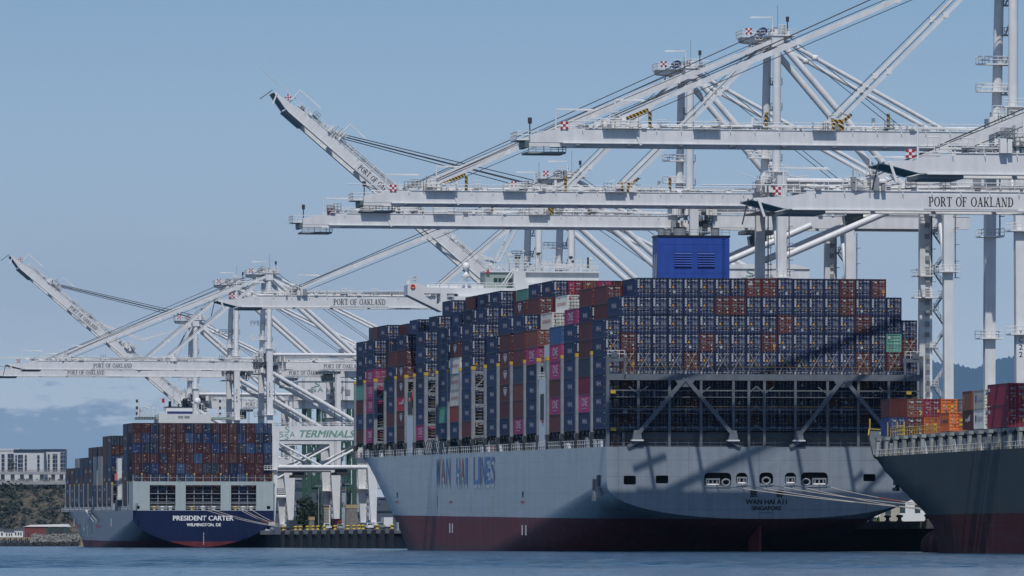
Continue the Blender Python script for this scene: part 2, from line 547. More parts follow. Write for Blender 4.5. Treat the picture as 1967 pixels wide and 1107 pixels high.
    for X in (0.0, 30.5):
        mb = MB(); mb.box(X-.8, X+.8, -ly+.7, ly-.7, Zp+.6, Zp+3.4, M_CRANE); mb.build('cross_beam', root)
        mb = MB(); mb.box(X-.7, X+.7, -ly+.7, ly-.7, Zb+2.4, Zb+4.4, M_CRANE)
        mb.tube((X, -ly+.6, Zb-13), (X, -1, Zb+2.5), .45, M_CRANE, 8); mb.build('cross_beam', root)
    # landward girder with walkway, festoon and stays
    gx0, gx1 = -1.0, 55.0
    mb = MB()
    for y in (-gy, gy):
        mb.box(gx0+4, gx1, y-.62, y+.62, Zb, Zb+2.35, M_CRANE)
        mb.box(gx0+4, gx1, y-.7, y+.7, Zb+2.35, Zb+2.43, M_CRANE2)
    for x in range(6, 55, 7):
        mb.box(x-.25, x+.25, -gy+.6, gy-.6, Zb+.5, Zb+1.6, M_CRANE)
    for yy in (-gy-.68, gy+.68):
        mb.rail((gx0+4, yy, Zb+2.4), (gx1, yy, Zb+2.4), M_CRANE2, step=2.2)
    clutter(mb, (28, -gy-.2, Zb+2.4), 50, 1.0, 1.0, 44, [M_CRANE2, M_GREY, M_CRANE2], rg)
    mb.tube((4, -gy+.2, Zb+2.9), (54, -gy+.2, Zb+2.9), .16, M_CRANE2, 6)
    gd = mb.build('trolley_girder', root)
    if name_on_boom:
        t = MB()
        t.box(15.6, 28.4, -gy-.72, -gy-.64, Zb+.3, Zb+2.0, M_CRANE)
        t.shape2d(serif_polys('PORT OF OAKLAND'), (16.4, -gy-.75, Zb+.55), (1,0,0), (0,0,1), 11.2, 1.22, M_BLACK)
        t.build('name_plate', gd)
    # pylons
    for sy in (-1, 1):
        mb = MB()
        mb.box(-.9, .9, sy*py0-.9, sy*py0+.9, Zb+2.4, Zb+6.0, M_CRANE)
        mb.tube((0, sy*py0, Zb+6.0), (0.3, sy*py1, Za-1.5), .78, M_CRANE, 14, r1=.72)
        if sy == 1:
            # grey ladder tower added beside the far pylon so it looks shaded
            for z in np.arange(Zb+4, Za-6, 4.6):
                mb.box(.8, 2.9, py0-1.6, py0+.4, z, z+.16, M_GREY)
                mb.rail((.8, py0-1.6, z+.1), (2.9, py0-1.6, z+.1), M_GREY, step=.7)
                mb.bar((1.1, py0-1.2, z+.1), (2.7, py0-1.2, z+4.5), .7, .12, M_GREY)
            for q in (Zb+9.0, Zb+13.2):
                mb.box(-3.4, 1.8, py0-2.2, py0-.4, q, q+.2, M_CRANE2)
                mb.rail((-3.4, py0-2.2, q+.2), (1.8, py0-2.2, q+.2), M_CRANE2, step=1.0)
                mb.rail((-3.4, py0-.4, q+.2), (1.8, py0-.4, q+.2), M_CRANE2, step=1.0)
        else:
            mb.box(-1.8, 1.8, -py0-1.7, -py0+1.7, Zb+6.0, Zb+6.2, M_CRANE2)
            mb.rail((-1.8, -py0-1.7, Zb+6.2), (1.8, -py0-1.7, Zb+6.2), M_CRANE2, step=.9)
        mb.build('pylon', root)
    # apex
    mb = MB()
    mb.box(-.8, 1.3, -py1-1.0, py1+1.0, Za-2.4, Za, M_CRANE)
    mb.prism([(-5.6, Za-.9), (-5.2, Za-1.3), (-.8, Za-1.7), (-.8, Za-.5), (-5.6, Za-.5)], -2.2, -1.6, M_CRANE)
    mb.prism([(-5.6, Za-.9), (-5.2, Za-1.3), (-.8, Za-1.7), (-.8, Za-.5), (-5.6, Za-.5)], 1.6, 2.2, M_CRANE)
    mb.box(-5.8, -.6, -2.8, 2.8, Za-.5, Za-.35, M_CRANE2)
    mb.box(-.8, 3.6, -py1-1.2, py1+1.2, Za-.4, Za-.25, M_CRANE2)
    mb.rail((-5.8, -2.8, Za-.3), (-.8, -2.8, Za-.3), M_CRANE2, step=.9)
    mb.rail((-5.8, 2.8, Za-.3), (-.8, 2.8, Za-.3), M_CRANE2, step=.9)
    mb.rail((-5.8, -2.8, Za-.3), (-5.8, 2.8, Za-.3), M_CRANE2, step=1.1)
    for yy in (-py1-1.2, py1+1.2):
        mb.rail((-.8, yy, Za-.3), (3.6, yy, Za-.3), M_CRANE2, step=.9)
    clutter(mb, (-2.2, -1.5, Za-2.6), 4, 2, 2.2, 16, [M_CRANE2, M_GREY, M_CRANE2], rg)
    clutter(mb, (.4, -py1+.6, Za-.3), 4.5, 3, 1.7, 22, [M_CRANE2, M_GREY, M_CRANE2], rg)
    for x, dx in ((-1.6, 0), (0.6, .3)):
        mb.tube((x, -1.6, Za+.7), (x, 1.6, Za+.7), .72, M_SHEAVE if tall else M_GREY, 14)
    light_mast(mb, -.6, -py1-.2, Za-.2, -1, 4.2, 3.2)
    mb.tube((2.2, -py1, Za), (2.2, -py1, Za+3.0), .1, M_DARK, 5)
    mb.cbox((2.2, -py1, Za+2.7), .5, .5, .9, M_DARK)
    mb.tube((.4, -py1, Za), (.4, -py1, Za+5.2), .05, M_GREY, 4)
    ap = mb.build('apex_platform', root)
    checker(ap, 1.15).build('chequered_marker', ap, (-4.6, -2.95, Za+.0))
    # backstays
    for sy in (-1, 1):
        mb = MB()
        mb.tube((1.0, sy*(py1-.2), Za-1.6), (24.5 if tall else 28.5, sy*5.2, Zb+2.4), .62, M_CRANE, 12)
        mb.build('backstay', root)
        mb = MB()
        mb.tube((1.2, sy*(py1-.4), Za-.9), (52.5, sy*3.4, Zb+2.6), .40, M_CRANE, 10)
        mb.tube((2.0, sy*(py1-1.6), Za+.3), (34, sy*2.4, Zb+6.5), .07, M_ROPE, 4)
        for f_ in (.12, .86, .94):
            p = Vector((1.2, sy*(py1-.4), Za-.9)).lerp(Vector((52.5, sy*3.4, Zb+2.6)), f_)
            mb.lathe(p - Vector((0, 0, .5)), [(0.01, 0), (.62, 0), (.62, 1.0), (.01, 1.0)], M_CRANE2, 10)
        mb.tube((40.5, sy*3.2, Zb+2.4), (40.5, sy*3.2, Zb+9.2), .38, M_CRANE, 8)
        mb.build('backstay', root)
    # hinge machinery
    mb = MB()
    clutter(mb, (0.5, -gy-1.2, Zb+2.3), 9, 2.4, 3.2, 80, [M_CRANE2, M_GREY, M_CRANE2, M_CRANE], rg)
    clutter(mb, (0.2, -gy-1.1, Zb-.8), 8, 2.0, 2.8, 44, [M_CRANE2, M_GREY, M_DARK], rg)
    mb.bar((-3, -gy, Zb+.6), (4, -gy, Zb+.9), 1.0, 1.1, M_GREY)
    mb.bar((-3, gy, Zb+.6), (4, gy, Zb+.9), 1.0, 1.1, M_GREY)
    mb.box(-3.4, 4, -gy-1.8, gy+1.8, Zb-1.2, Zb-1.0, M_GREY)
    mb.rail((-3.4, -gy-1.8, Zb-1.0), (4, -gy-1.8, Zb-1.0), M_CRANE2, step=1)
    mb.build('hinge_platform', root)
    if house:
        mb = MB()
        mb.box(33, 52, -6.2, 6.2, Zb+2.6, Zb+8.6, M_CRANE)
        mb.prism([(32.6, Zb+8.6), (52.4, Zb+8.6), (49, Zb+9.6), (36, Zb+9.6)], -6.5, 6.5, M_CRANE)
        for x in (36, 44, 48):
            mb.box(x, x+1.6, -6.27, -6.2, Zb+4, Zb+6, M_GREY)
        hs = mb.build('machinery_house', root)
        t = MB()
        for ch, x, z in (('S', 38.2, Zb+6.9), ('S', 37.0, Zb+5.2), ('A', 39.2, Zb+5.2)):
            t.shape2d(font_polys(ch), (x, -6.3, z), (1,0,0), (0,0,1), 1.7, 1.6, M_GREEN)
        t.build('lettering', hs)
    # operator's cab under its trolley, and the hoist ropes
    cx = 17.0 + rg.uniform(-4, 3)
    mb = MB()
    mb.box(cx-3.2, cx+3.2, -3.9, 3.9, Zb-1.0, Zb-.3, M_GREY)
    mb.rail((cx-3.2, -4.0, Zb-1.0), (cx+3.2, -4.0, Zb-1.0), M_CRANE2, step=1)
    mb.box(cx-1.4, cx+1.2, -2.6, -.2, Zb-3.4, Zb-1.0, M_BLUEGR)
    mb.prism([(cx-1.4, Zb-3.4), (cx-1.4, Zb-1.3), (cx-2.3, Zb-1.5), (cx-2.0, Zb-3.3)], -2.55, -.25, M_GLASS)
    mb.box(cx-.9, cx+.8, -2.66, -2.6, Zb-2.7, Zb-1.5, M_GLASS)
    mb.build('trolley_and_cab', root)
    if rg.random() < .8 or sign or seed == 19:
        zs = 21.0 if not tall else 30
        mb = MB()
        for dx in (2.2, 5.4):
            for dy in (-1.5, 1.5):
                mb.tube((cx+dx, dy, Zb-.4), (cx+dx, dy, zs+2.2), .06, M_ROPE, 4, caps=False)
        mb.box(cx+1.8, cx+5.8, -6.1, 6.1, zs, zs+.8, M_DARK)
        mb.box(cx+2.2, cx+5.4, -1.8, 1.8, zs+.8, zs+2.2, M_DARK)
        mb.build('hoist_spreader', root)
    # stair tower on the land side
    mb = MB()
    z, k = 9.0, 0
    while z < Zb - 4:
        xa, xb = (32.2, 34.6) if k % 2 == 0 else (34.6, 32.2)
        mb.bar((xa, ly-.4, z), (xb, ly-.4, z+3.4), .8, .16, M_GREY)
        mb.rail((xa, ly-.8, z), (xb, ly-.8, z+3.4), M_CRANE2, step=1.0, h=1.0)
        mb.box(min(xa,xb)-.5 if k % 2 else 34.1, 33.0 if k % 2 else 35.4, ly-.9, ly+.3, z+3.4, z+3.52, M_GREY)
        mb.rail((31.5 if k % 2 else 34.1, ly-.9, z+3.5), (33.0 if k % 2 else 35.4, ly-.9, z+3.5), M_CRANE2, step=.7)
        z += 3.5; k += 1
    mb.box(30.9, 32.0, ly-.25, ly+.6, 8, Zb-1, M_CRANE2)
    for q in np.arange(9, Zb-3, 2.0):
        mb.box(30.6, 31.4, ly-.9, ly-.6, q, q+.9, M_GREY)
    for q in (Zb-16, 17.0):
        mb.box(28.2, 35.4, ly-2.2, ly+.4, q, q+.25, M_CRANE2)
        mb.rail((28.2, ly-2.2, q+.2), (35.4, ly-2.2, q+.2), M_CRANE2, step=1)
    mb.build('stair_tower', root)

    # ---- boom, hinged at its landward end
    boom_root = MB()
    b = boom_root
    if tall:
        prof = [(-LB, -hb), (0, -hb), (0, 1.15), (-LB+4.2, 1.15), (-LB+3.2, .85), (-LB, .2)]
    else:
        prof = [(-LB, -.12), (-LB+4.2, -1.2), (0, -1.2), (0, 1.15), (-LB+8.2, 1.15), (-LB+4.6, .42), (-LB, .18)]
    for y in (-gy, gy):
        b.prism(prof, y-.62, y+.62, M_CRANE)
        b.box(-LB+8.4, 0, y-.74, y+.74, 1.15, 1.24, M_CRANE2)
        b.box(-LB+5, 0, y-.86, y+.86, -hb-.12, -hb, M_CRANE)
    if not tall:
        b.faces([(-LB, -gy-.6, -.1), (-LB+4.2, -gy-.6, -1.19), (-LB+4.2, gy+.6, -1.19), (-LB, gy+.6, -.1), (-LB, -gy-.6, .05), (-LB+4.2, -gy-.6, -1.0), (-LB+4.2, gy+.6, -1.0), (-LB, gy+.6, .05)],
                [(0,1,2,3), (4,7,6,5), (0,4,5,1), (1,5,6,2), (2,6,7,3), (3,7,4,0)], M_BLUEGR)
        b.bar((-LB+.6, -gy-.7, .1), (-LB+1.4, -gy-.7, -2.2), .2, .3, M_CRANE2)
        b.tube((-LB-.6, -gy-.2, .1), (-LB-1.4, -gy-.2, -3.2), .09, M_DARK, 5)
        b.box(-LB+4.4, -LB+9.5, -gy+.2, gy-.2, -1.75, -1.25, M_GREY)
    else:
        b.box(-LB-1.6, -LB+.2, -2.9, 2.9, -.5, -.25, M_CRANE2)
        b.rail((-LB-1.6, -2.9, -.25), (-LB+3, -2.9, -.25), M_CRANE2, step=.9)
        b.rail((-LB-1.6, -2.9, -.25), (-LB-1.6, 2.9, -.25), M_CRANE2, step=.9)
        b.box(-LB-.3, -LB+.3, -3, 3, -1.6, -.5, M_BLUEGR)
        b.box(-LB+.1, -LB+6.0, -2.9, 2.9, -2.5, -2.2, M_GREY)
        for x in (-LB+.2, -LB+2.6, -LB+5.5):
            b.tube((x, -2.9, -2.3), (x, -2.9, -1.3), .07, M_GREY, 4)
        b.rail((-LB+.2, -2.9, -2.2), (-LB+6, -2.9, -2.2), M_GREY, step=1.2, h=.7)
        b.tube((-LB+.5, -2.5, 0), (-LB+.5, -2.5, 3.0), .1, M_DARK, 5)
        b.cbox((-LB+.5, -2.5, 2.5), .55, .55, .9, M_DARK)
        b.bar((-LB+16, -gy-.7, 1.1), (-LB+17.0, -gy-.78, -1.3), .12, .35, M_CRANE2)
    for x in np.arange(-LB+9, -2, 8.0):
        b.box(x-.2, x+.2, -gy+.6, gy-.6, -.9, .4, M_CRANE)
    # walkways, handrails, pipes, cable chain
    for yy in (-gy-.6, gy+.6):
        b.box(-LB+6, -1, min(yy*.5, yy*.8), max(yy*.5, yy*.8), 1.26, 1.32, M_CRANE2)
        b.rail((-LB+6, yy, 1.2), (-1, yy, 1.2), M_CRANE2, step=1.9)
        for x in np.arange(-LB+8, -2, 3.8):
            b.tube((x, yy, 1.2), (x, yy-.35 if yy < 0 else yy+.35, .75), .05, M_CRANE2, 4, caps=False)
    for yy, zz, r in ((-gy+.2, 1.62, .13), (-gy+.6, 1.9, .10), (gy-.2, 1.62, .13)):
        b.tube((-LB+10, yy, zz), (-2, yy, zz), r, M_CRANE2, 6)
    if tall:
        for x0, x1 in ((-LB+11, -LB+16.5), (-LB+25, -LB+29), (-LB+43.5, -LB+47)):
            b.box(x0, x1, -gy-1.6, -gy-.6, 1.18, 1.25, M_CRANE2)
            b.rail((x0, -gy-1.6, 1.25), (x1, -gy-1.6, 1.25), M_CRANE2, step=1.4)
            for q in (x0, x1): b.rail((q, -gy-1.6, 1.25), (q, -gy-.6, 1.25), M_CRANE2, step=.9)
    clutter(b, (-LB/2, -gy-.2, 1.24), LB*.86, .9, .9, 90, [M_CRANE2, M_GREY, M_CRANE2], rg)
    for ax_, n in ((-a_out, 24), (-a_in, 24)):
        clutter(b, (ax_, -gy-.1, 1.2), 4.2, 2.2, 2.3, n, [M_CRANE2, M_GREY, M_CRANE2, M_CRANE], rg)
        for yy in (-gy, gy):
            b.prism([(ax_-1.5, 1.2), (ax_+1.5, 1.2), (ax_+.5, 2.7), (ax_-.5, 2.7)], yy-.3, yy+.3, M_CRANE)
    light_mast(b, -a_out+.6, -gy-.2, 1.2, 1, 4.6, 4.4)
    light_mast(b, -LB+4.0, -gy-.2, .5, 1, 6.0, 3.6)
    boom = boom_root.build('boom', root, (-2.5, 0, Zb + hb))
    boom.rotation_euler = (0, R(raised), 0)
    checker(boom, 1.2 if tall else 1.05).build('chequered_marker', boom, (-LB+(5.2 if tall else 3.0), -gy-.75, 1.0 if tall else .55))
    if name_on_boom:
        t = MB()
        t.box(-48.6, -36.2, -gy-.72, -gy-.64, -1.05, .75, M_CRANE)
        t.shape2d(serif_polys('PORT OF OAKLAND'), (-47.9, -gy-.75, -.72), (1,0,0), (0,0,1), 11.1, 1.2, M_BLACK)
        t.build('name_plate', boom)
    if tall:
        for x in (-54, -36, -17):
            for yy, m_ in ((-gy-.1, stripe_mat()), (gy+.1, M_CRANE)):
                st = MB(); st.tube((x, yy, 1.2), (x, yy, 3.9), .26, m_, 8); st.build('striped_post' if yy < 0 else 'stay_post', boom)
        st = MB()
        st.box(-a_in-.9, -a_in+.9, -gy-.75, -gy-.3, 1.2, 2.9, stripe_mat())
        st.build('striped_panel', boom); st = MB()
        st.bar((-a_out+1.2, -1.5, 2.3), (-a_out+6.4, -1.5, 4.4), .4, .62, stripe_mat())
        st.build('striped_stay_guard', boom); st = MB()
        st.bar((-a_in+1.0, -2.8, 2.3), (-a_in+2.8, -2.8, 3.9), .35, .45, stripe_mat())
        st.build('striped_stay_guard', boom)

    # ---- forestays and boom hoist ropes
    ang = R(raised)
    def on_boom(x, y, z):
        return Vector((-2.5 + x*math.cos(ang) + z*math.sin(ang), y, Zb + hb - x*math.sin(ang) + z*math.cos(ang)))
    for sy in (-1, 1):
        for d, hh in ((a_out, .85), (a_in, .62)):
            mb = MB()
            p0, p1 = Vector((-.6, sy*(py1-.3), Za-1.3)), on_boom(-d, sy*gy, 2.4)
            if raised == 0:
                mb.bar(p0, p1, .55 if d == a_out else .4, hh*.85, M_CRANE)
                nl = 3 if d == a_out else 2
                for k in range(1, nl+1):
                    p = p0.lerp(p1, k/(nl+1.0) + .03)
                    mb.cbox(p, .85, .6, .85, M_CRANE2)
                if sy == -1 or d != a_out: mb.tube(p0 + Vector((-.4, 0, .8)), p1 + Vector((0, 0, .6)), .06, M_ROPE, 4)
                if d == a_out:
                    if sy == -1: mb.tube(p0 + Vector((-.6, -.5, 2.2)), p1 + Vector((.5, -.5, .8)), .085, M_ROPE, 4)
                    if sy == -1: mb.tube(p0 + Vector((-.2, -.3, -.9)), p1 + Vector((1.5, -.3, -.5)), .06, M_ROPE, 4)
            else:
                q = on_boom(-d*.42, sy*3.2, 7.0 if d == a_out else 4.5)
                mb.bar(p0 - Vector((0, 0, 1)), q, .3, .45, M_CRANE)
                mb.bar(q, on_boom(-d*.68, sy*3.2, 1.8), .3, .45, M_CRANE)
            mb.build('forestay', root)
        if raised:
            mb = MB()
            for o_ in (0, .9):
                mb.tube((-.6, sy*(py1-.4), Za+1.2-o_), on_boom(-a_out+o_, sy*2.6, 2.6), .10, M_ROPE, 4)
            mb.build('boom_hoist_rope', root)
    return root

make_crane(806, 'low', 'nearest low white crane whose boom tip juts in above the maroon and white containers', seed=11, lower=False, house=False, LB=71.9)
make_crane(890, 'low', 'low white crane whose boom carries the largest PORT OF OAKLAND lettering', seed=12, lower=False, LB=70.7)
make_crane(1057, 'tall', 'tallest nearest white crane marked XC22 whose boom crosses above the blue funnel', code='XC22', name_on_boom=False, seed=13)
make_crane(1241, 'tall', 'tall white crane with plain lowered boom, second behind the crane marked XC22', name_on_boom=False, seed=14)
make_crane(1326, 'tall', 'tall white crane with the lowest plain boom, reaching farthest out over the grey ship', name_on_boom=False, seed=15)
make_crane(1465, 'raised', 'white crane whose lettered level boom ends behind the grey ship\'s bridge wing', seed=16)
make_crane(1508, 'raised', 'white crane with its boom raised high behind the grey ship\'s bridge', raised=40.5, seed=17)
make_crane(1987, 'raised', 'white crane marked XC15 with the TERMINALS sign across its portal', code='XC15', sign=True, seed=18)
make_crane(2067, 'raised', 'white crane marked XC14 over the dark blue ship\'s stern', code='XC14', seed=19)
make_crane(2176, 'low', 'farthest white crane with raised boom behind the dark blue ship\'s funnel', raised=40.0, seed=20)

# ------------------------------------------------------------------ hulls
def lerp_tab(tab, x):
    if x <= tab[0][0]: return tab[0][1]
    for (a, b), (c, d) in zip(tab[:-1], tab[1:]):
        if x <= c: return b + (d-b)*(x-a)/(c-a)
    return tab[-1][1]

def hull_mat(name, top, low, zr, waves=0.10, rust=0.25, gloss=(.36, .62), spec=.5):
    """side paint above the boot-top line, anti-fouling red below it; plate seams, scuffs and rust runs"""
    m = bpy.data.materials.new(name); m.use_nodes = True
    nt = m.node_tree; L = nt.links; b = nt.nodes['Principled BSDF']
    b.inputs['Roughness'].default_value = 0.32
    N = lambda t, **k: (lambda n: ([setattr(n, a, v) for a, v in k.items()], n)[1])(nt.nodes.new(t))
    tc = N('ShaderNodeTexCoord'); sp = N('ShaderNodeSeparateXYZ'); L.new(tc.outputs['Object'], sp.inputs[0])
    def M(op, a, c=None, cl=False):
        n = N('ShaderNodeMath', operation=op, use_clamp=cl)
        for i, v in enumerate((a, c)):
            if v is None: continue
            if isinstance(v, (int, float)): n.inputs[i].default_value = v
            else: L.new(v, n.inputs[i])
        return n.outputs[0]
    def noise(sx, sy, sz, det=5, ro=.55):
        mp = N('ShaderNodeMapping'); mp.inputs['Scale'].default_value = (sx, sy, sz); L.new(tc.outputs['Object'], mp.inputs[0])
        n = N('ShaderNodeTexNoise'); n.inputs['Scale'].default_value = 1; n.inputs['Detail'].default_value = det
        n.inputs['Roughness'].default_value = ro
        L.new(mp.outputs[0], n.inputs['Vector']); return n.outputs[0]
    blot = noise(.12, .05, .3); streak = noise(.9, .35, .035, 6); fine = noise(.5, .2, 1.2, 6, .65)
    # plate seams: strakes every 2.6 m, butts every 11 m
    seam_h = M('LESS_THAN', M('FRACT', M('DIVIDE', M('ADD', sp.outputs['Z'], 40.2), 2.6)), .035)
    seam_v = M('LESS_THAN', M('FRACT', M('DIVIDE', M('ADD', M('ADD', sp.outputs['Y'], sp.outputs['X']), 600), 11.3)), .012)
    seam = M('MAXIMUM', seam_h, seam_v)
    shade = M('ADD', M('MULTIPLY', M('SUBTRACT', blot, .5), .55), M('MULTIPLY', M('SUBTRACT', streak, .5), .7))
    shade = M('ADD', shade, M('MULTIPLY', M('SUBTRACT', fine, .5), .3))
    shade = M('ADD', 1.0, M('MULTIPLY', shade, waves*4))
    shade = M('MULTIPLY', shade, M('SUBTRACT', 1.0, M('MULTIPLY', seam, .20)))
    def mixc(f, a, c):
        n = N('ShaderNodeMix', data_type='RGBA')
        if isinstance(f, (int, float)): n.inputs[0].default_value = f
        else: L.new(f, n.inputs[0])
        for i, v in ((6, a), (7, c)):
            if isinstance(v, tuple): n.inputs[i].default_value = v
            else: L.new(v, n.inputs[i])
        return n.outputs[2]
    edge = M('MULTIPLY', M('SUBTRACT', fine, .5), .05)
    isred = M('LESS_THAN', M('ADD', sp.outputs['Z'], edge), zr)
    grime = M('MULTIPLY', M('DIVIDE', M('SUBTRACT', noise(.16, .045, .5, 7, .7), .48), .2, True), .5)
    # weed and scum towards the water, paler worn streaks on the red
    scum = M('MULTIPLY', M('DIVIDE', M('SUBTRACT', 1.9, M('ADD', sp.outputs['Z'], M('MULTIPLY', fine, 2.2))), 1.6, True), .55)
    redc = mixc(scum, mixc(grime, (*low, 1), (.075, .055, .062, 1)), (.045, .045, .05, 1))
    worn = M('MULTIPLY', M('DIVIDE', M('SUBTRACT', streak, .56), .16, True), rust)
    redc = mixc(worn, redc, (.17, .12, .12, 1))
    rusty = M('MULTIPLY', M('DIVIDE', M('SUBTRACT', noise(1.4, .55, .05, 7, .6), .62), .1, True), rust)
    topc = mixc(rusty, (*top, 1), (.12, .065, .04, 1))
    c = mixc(isred, topc, redc)
    vm = N('ShaderNodeVectorMath', operation='SCALE'); L.new(c, vm.inputs[0]); L.new(shade, vm.inputs['Scale'])
    L.new(vm.outputs[0], b.inputs['Base Color'])
    L.new(M('SUBTRACT', spec, M('MULTIPLY', isred, spec*.6)), b.inputs['Specular IOR Level']); L.new(M('ADD', gloss[0], M('MULTIPLY', isred, gloss[1]-gloss[0])), b.inputs['Roughness'])
    bp = N('ShaderNodeBump'); bp.inputs['Strength'].default_value = .25; bp.inputs['Distance'].default_value = .12
    L.new(M('ADD', M('MULTIPLY', blot, .8), M('MULTIPLY', seam, -.4)), bp.inputs['Height']); L.new(bp.outputs[0], b.inputs['Normal'])
    return m

def make_hull(parent, m, B, L, zd, zf, zbot, yt, ye, stations, p_bow=2.0, n_el=lambda y: 2.3, deck_m=None, bulb=None):
    """zd, zf, zbot: functions of y (deck edge, lower end of the vertical side, bottom); yt, ye: tables of z -> where the bow's taper starts and ends"""
    hb = B/2
    rows = []
    K1, K2 = 10, 12
    for y in stations:
        d, f, b = zd(y), zf(y), zbot(y)
        pts = []
        for k in range(K1):
            pts.append((hb, d + (f-d)*k/K1))
        for k in range(K2 + 1):
            t = math.pi/2*k/K2
            pts.append((hb*max(0, math.cos(t))**(2/n_el(y)), f - (f-b)*max(0, math.sin(t))**(2/n_el(y))))
        row = []
        for x, z in pts:
            a, e = lerp_tab(yt, z), lerp_tab(ye, z)
            yy = min(y, e)
            if yy > a:
                x *= max(0.0, 1 - ((yy-a)/(e-a))**p_bow)
            row.append((x, yy, z))
        rows.append(row)
    mb = MB()
    nk = len(rows[0])
    v, f = [], []
    for row in rows:
        v += [(-x, y, z) for x, y, z in row]
    off = len(v)
    for row in rows:
        v += list(row)
    for i in range(len(rows)-1):
        for k in range(nk-1):
            a = i*nk + k
            f.append((a, a+1, a+nk+1, a+nk))
            f.append((off+a, off+a+nk, off+a+nk+1, off+a+1))
    mb.faces(v, f, m, True)
    if deck_m:
        for i in range(len(rows)-1):
            mb.poly([(-rows[i][0][0], rows[i][0][1], rows[i][0][2]-.3), (rows[i][0][0], rows[i][0][1], rows[i][0][2]-.3),
                     (rows[i+1][0][0], rows[i+1][0][1], rows[i+1][0][2]-.3), (-rows[i+1][0][0], rows[i+1][0][1], rows[i+1][0][2]-.3)], deck_m)
    if bulb:
        c, (rx, ry, rz) = bulb
        n1, n2 = 10, 18
        vv = [(c[0]+rx*math.sin(math.pi*i/n1)*math.cos(2*math.pi*j/n2), c[1]-ry*math.cos(math.pi*i/n1), c[2]+rz*math.sin(math.pi*i/n1)*math.sin(2*math.pi*j/n2)) for i in range(n1+1) for j in range(n2)]
        mb.faces(vv, [(i*n2+j, i*n2+(j+1) % n2, (i+1)*n2+(j+1) % n2, (i+1)*n2+j) for i in range(n1) for j in range(n2)], m, True)
    o = mb.build('hull', parent)
    return o, rows

def rrect(x0, x1, z0, z1, r, n=4):
    out = []
    for cx, cz, a0 in ((x1-r, z1-r, 0), (x0+r, z1-r, 90), (x0+r, z0+r, 180), (x1-r, z0+r, 270)):
        for i in range(n+1):
            t = R(a0 + 90*i/n)
            out.append((cx + r*math.cos(t), cz + r*math.sin(t)))
    return out

def plate_with_holes(name, outline, holes, y, m, parent, depth=0.0):
    """a flat plate in the x-z plane with openings cut out of it"""
    bm = bmesh.new()
    edges = []
    for loop in [outline] + holes:
        vs = [bm.verts.new((a, y, b)) for a, b in loop]
        for i in range(len(vs)):
            edges.append(bm.edges.new((vs[i], vs[(i+1) % len(vs)])))
    bmesh.ops.triangle_fill(bm, edges=edges, use_beauty=True, normal=(0, -1, 0))
    if depth:
        r = bmesh.ops.extrude_face_region(bm, geom=bm.faces[:])
        for e in r['geom']:
            if isinstance(e, bmesh.types.BMVert):
                e.co.y += depth
    me = bpy.data.meshes.new(name)
    bm.to_mesh(me); bm.free()
    me.materials.append(m)
    return link(name, me, parent)

def s_of_px(px, corner):
    x0, y0 = corner
    q = px - CX
    return (F_PX*x0 - q*y0) / (q*math.cos(AX) + F_PX*math.sin(AX))

# ------------------------------------------------------------------ the large grey ship
WH_CORNER = (14.88, 1080.0)
WH_B = 51.0
TRIM = 0.0062
wh_loc = Vector((WH_CORNER[0], WH_CORNER[1], 0)) + N2 * (WH_B/2)
wh = empty('container_ship', wh_loc, AX, TRIM)
tag(wh, 'large grey container ship with a blue funnel, its square stern facing the viewer', 'ship', 'container ships moored at the quay')
M_WH = hull_mat('grey_blue_hull_paint', (0.215, 0.248, 0.285), (0.165, 0.026, 0.034), 5.2, .17, .4, (.27, .6))
wh_zd = lambda y: 16.55
wh_zf = lambda y: max(-8.0, 10.9 - 0.106*y)
wh_zb = lambda y: max(-12.0, 5.2 - 0.28*y)
WH_ST = [0, 2, 4, 7, 10, 14, 18, 22, 27, 32, 38, 45, 52, 60, 68, 76, 85, 95, 105, 116, 130, 150, 170, 190] + list(np.arange(200, 336, 4.0)) + [336]
make_hull(wh, M_WH, WH_B, 335, wh_zd, wh_zf, wh_zb,
          [(-4, 196), (0, 206), (5.3, 230), (10, 250), (14, 266), (17, 284)], [(-4, 318), (0, 320), (5, 322), (10, 326), (17, 335)], WH_ST, 2.0, lambda y: max(1.45, 2.3 - y*.05), M_DKGREY)
def whx(px): return (px - 1165.0)/11.97 - 25.5
def whz(py): return (HORIZ - py)/12.2 + 1.5
outl = [(-25.5, 16.55)]
for k in range(0, 13):
    t = math.pi/2*k/12
    outl.append((-25.5*max(0, math.cos(t))**(2/2.3), 10.9 - 5.7*max(0, math.sin(t))**(2/2.3)))
outl = outl + [(-x, z) for x, z in reversed(outl[:-1])]
WH_HOLES = [(1197.6, 1221, 914, 931, .25), (1259, 1283, 913.5, 928.6, .25), (1352, 1404, 908, 936, .7), (1413, 1435.4, 908, 933, .7), (1458, 1484.5, 907.5, 932.5, .7),
            (1507, 1529, 907.5, 932.5, .7), (1538, 1590, 907, 935, .7), (1658.7, 1682, 910, 924, .25)]
holes = [rrect(whx(a), whx(b), whz(d), whz(c), r) for a, b, c, d, r in WH_HOLES]
tr = plate_with_holes('transom', outl, holes, 0.0, M_WH, wh)
mb = MB()                                              # mooring deck seen through the openings
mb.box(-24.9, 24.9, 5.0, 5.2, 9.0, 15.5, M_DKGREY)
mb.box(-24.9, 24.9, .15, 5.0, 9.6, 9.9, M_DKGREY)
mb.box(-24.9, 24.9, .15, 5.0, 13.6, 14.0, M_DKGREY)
for x in (-18, -10, -2, 5, 13, 20):
    mb.lathe((x, 2.2, 9.9), [(.5, 0), (.45, 1.0), (.7, 1.05), (.7, 1.3), (0, 1.3)], M_LASH, 10)
mb.build('mooring_deck', wh)
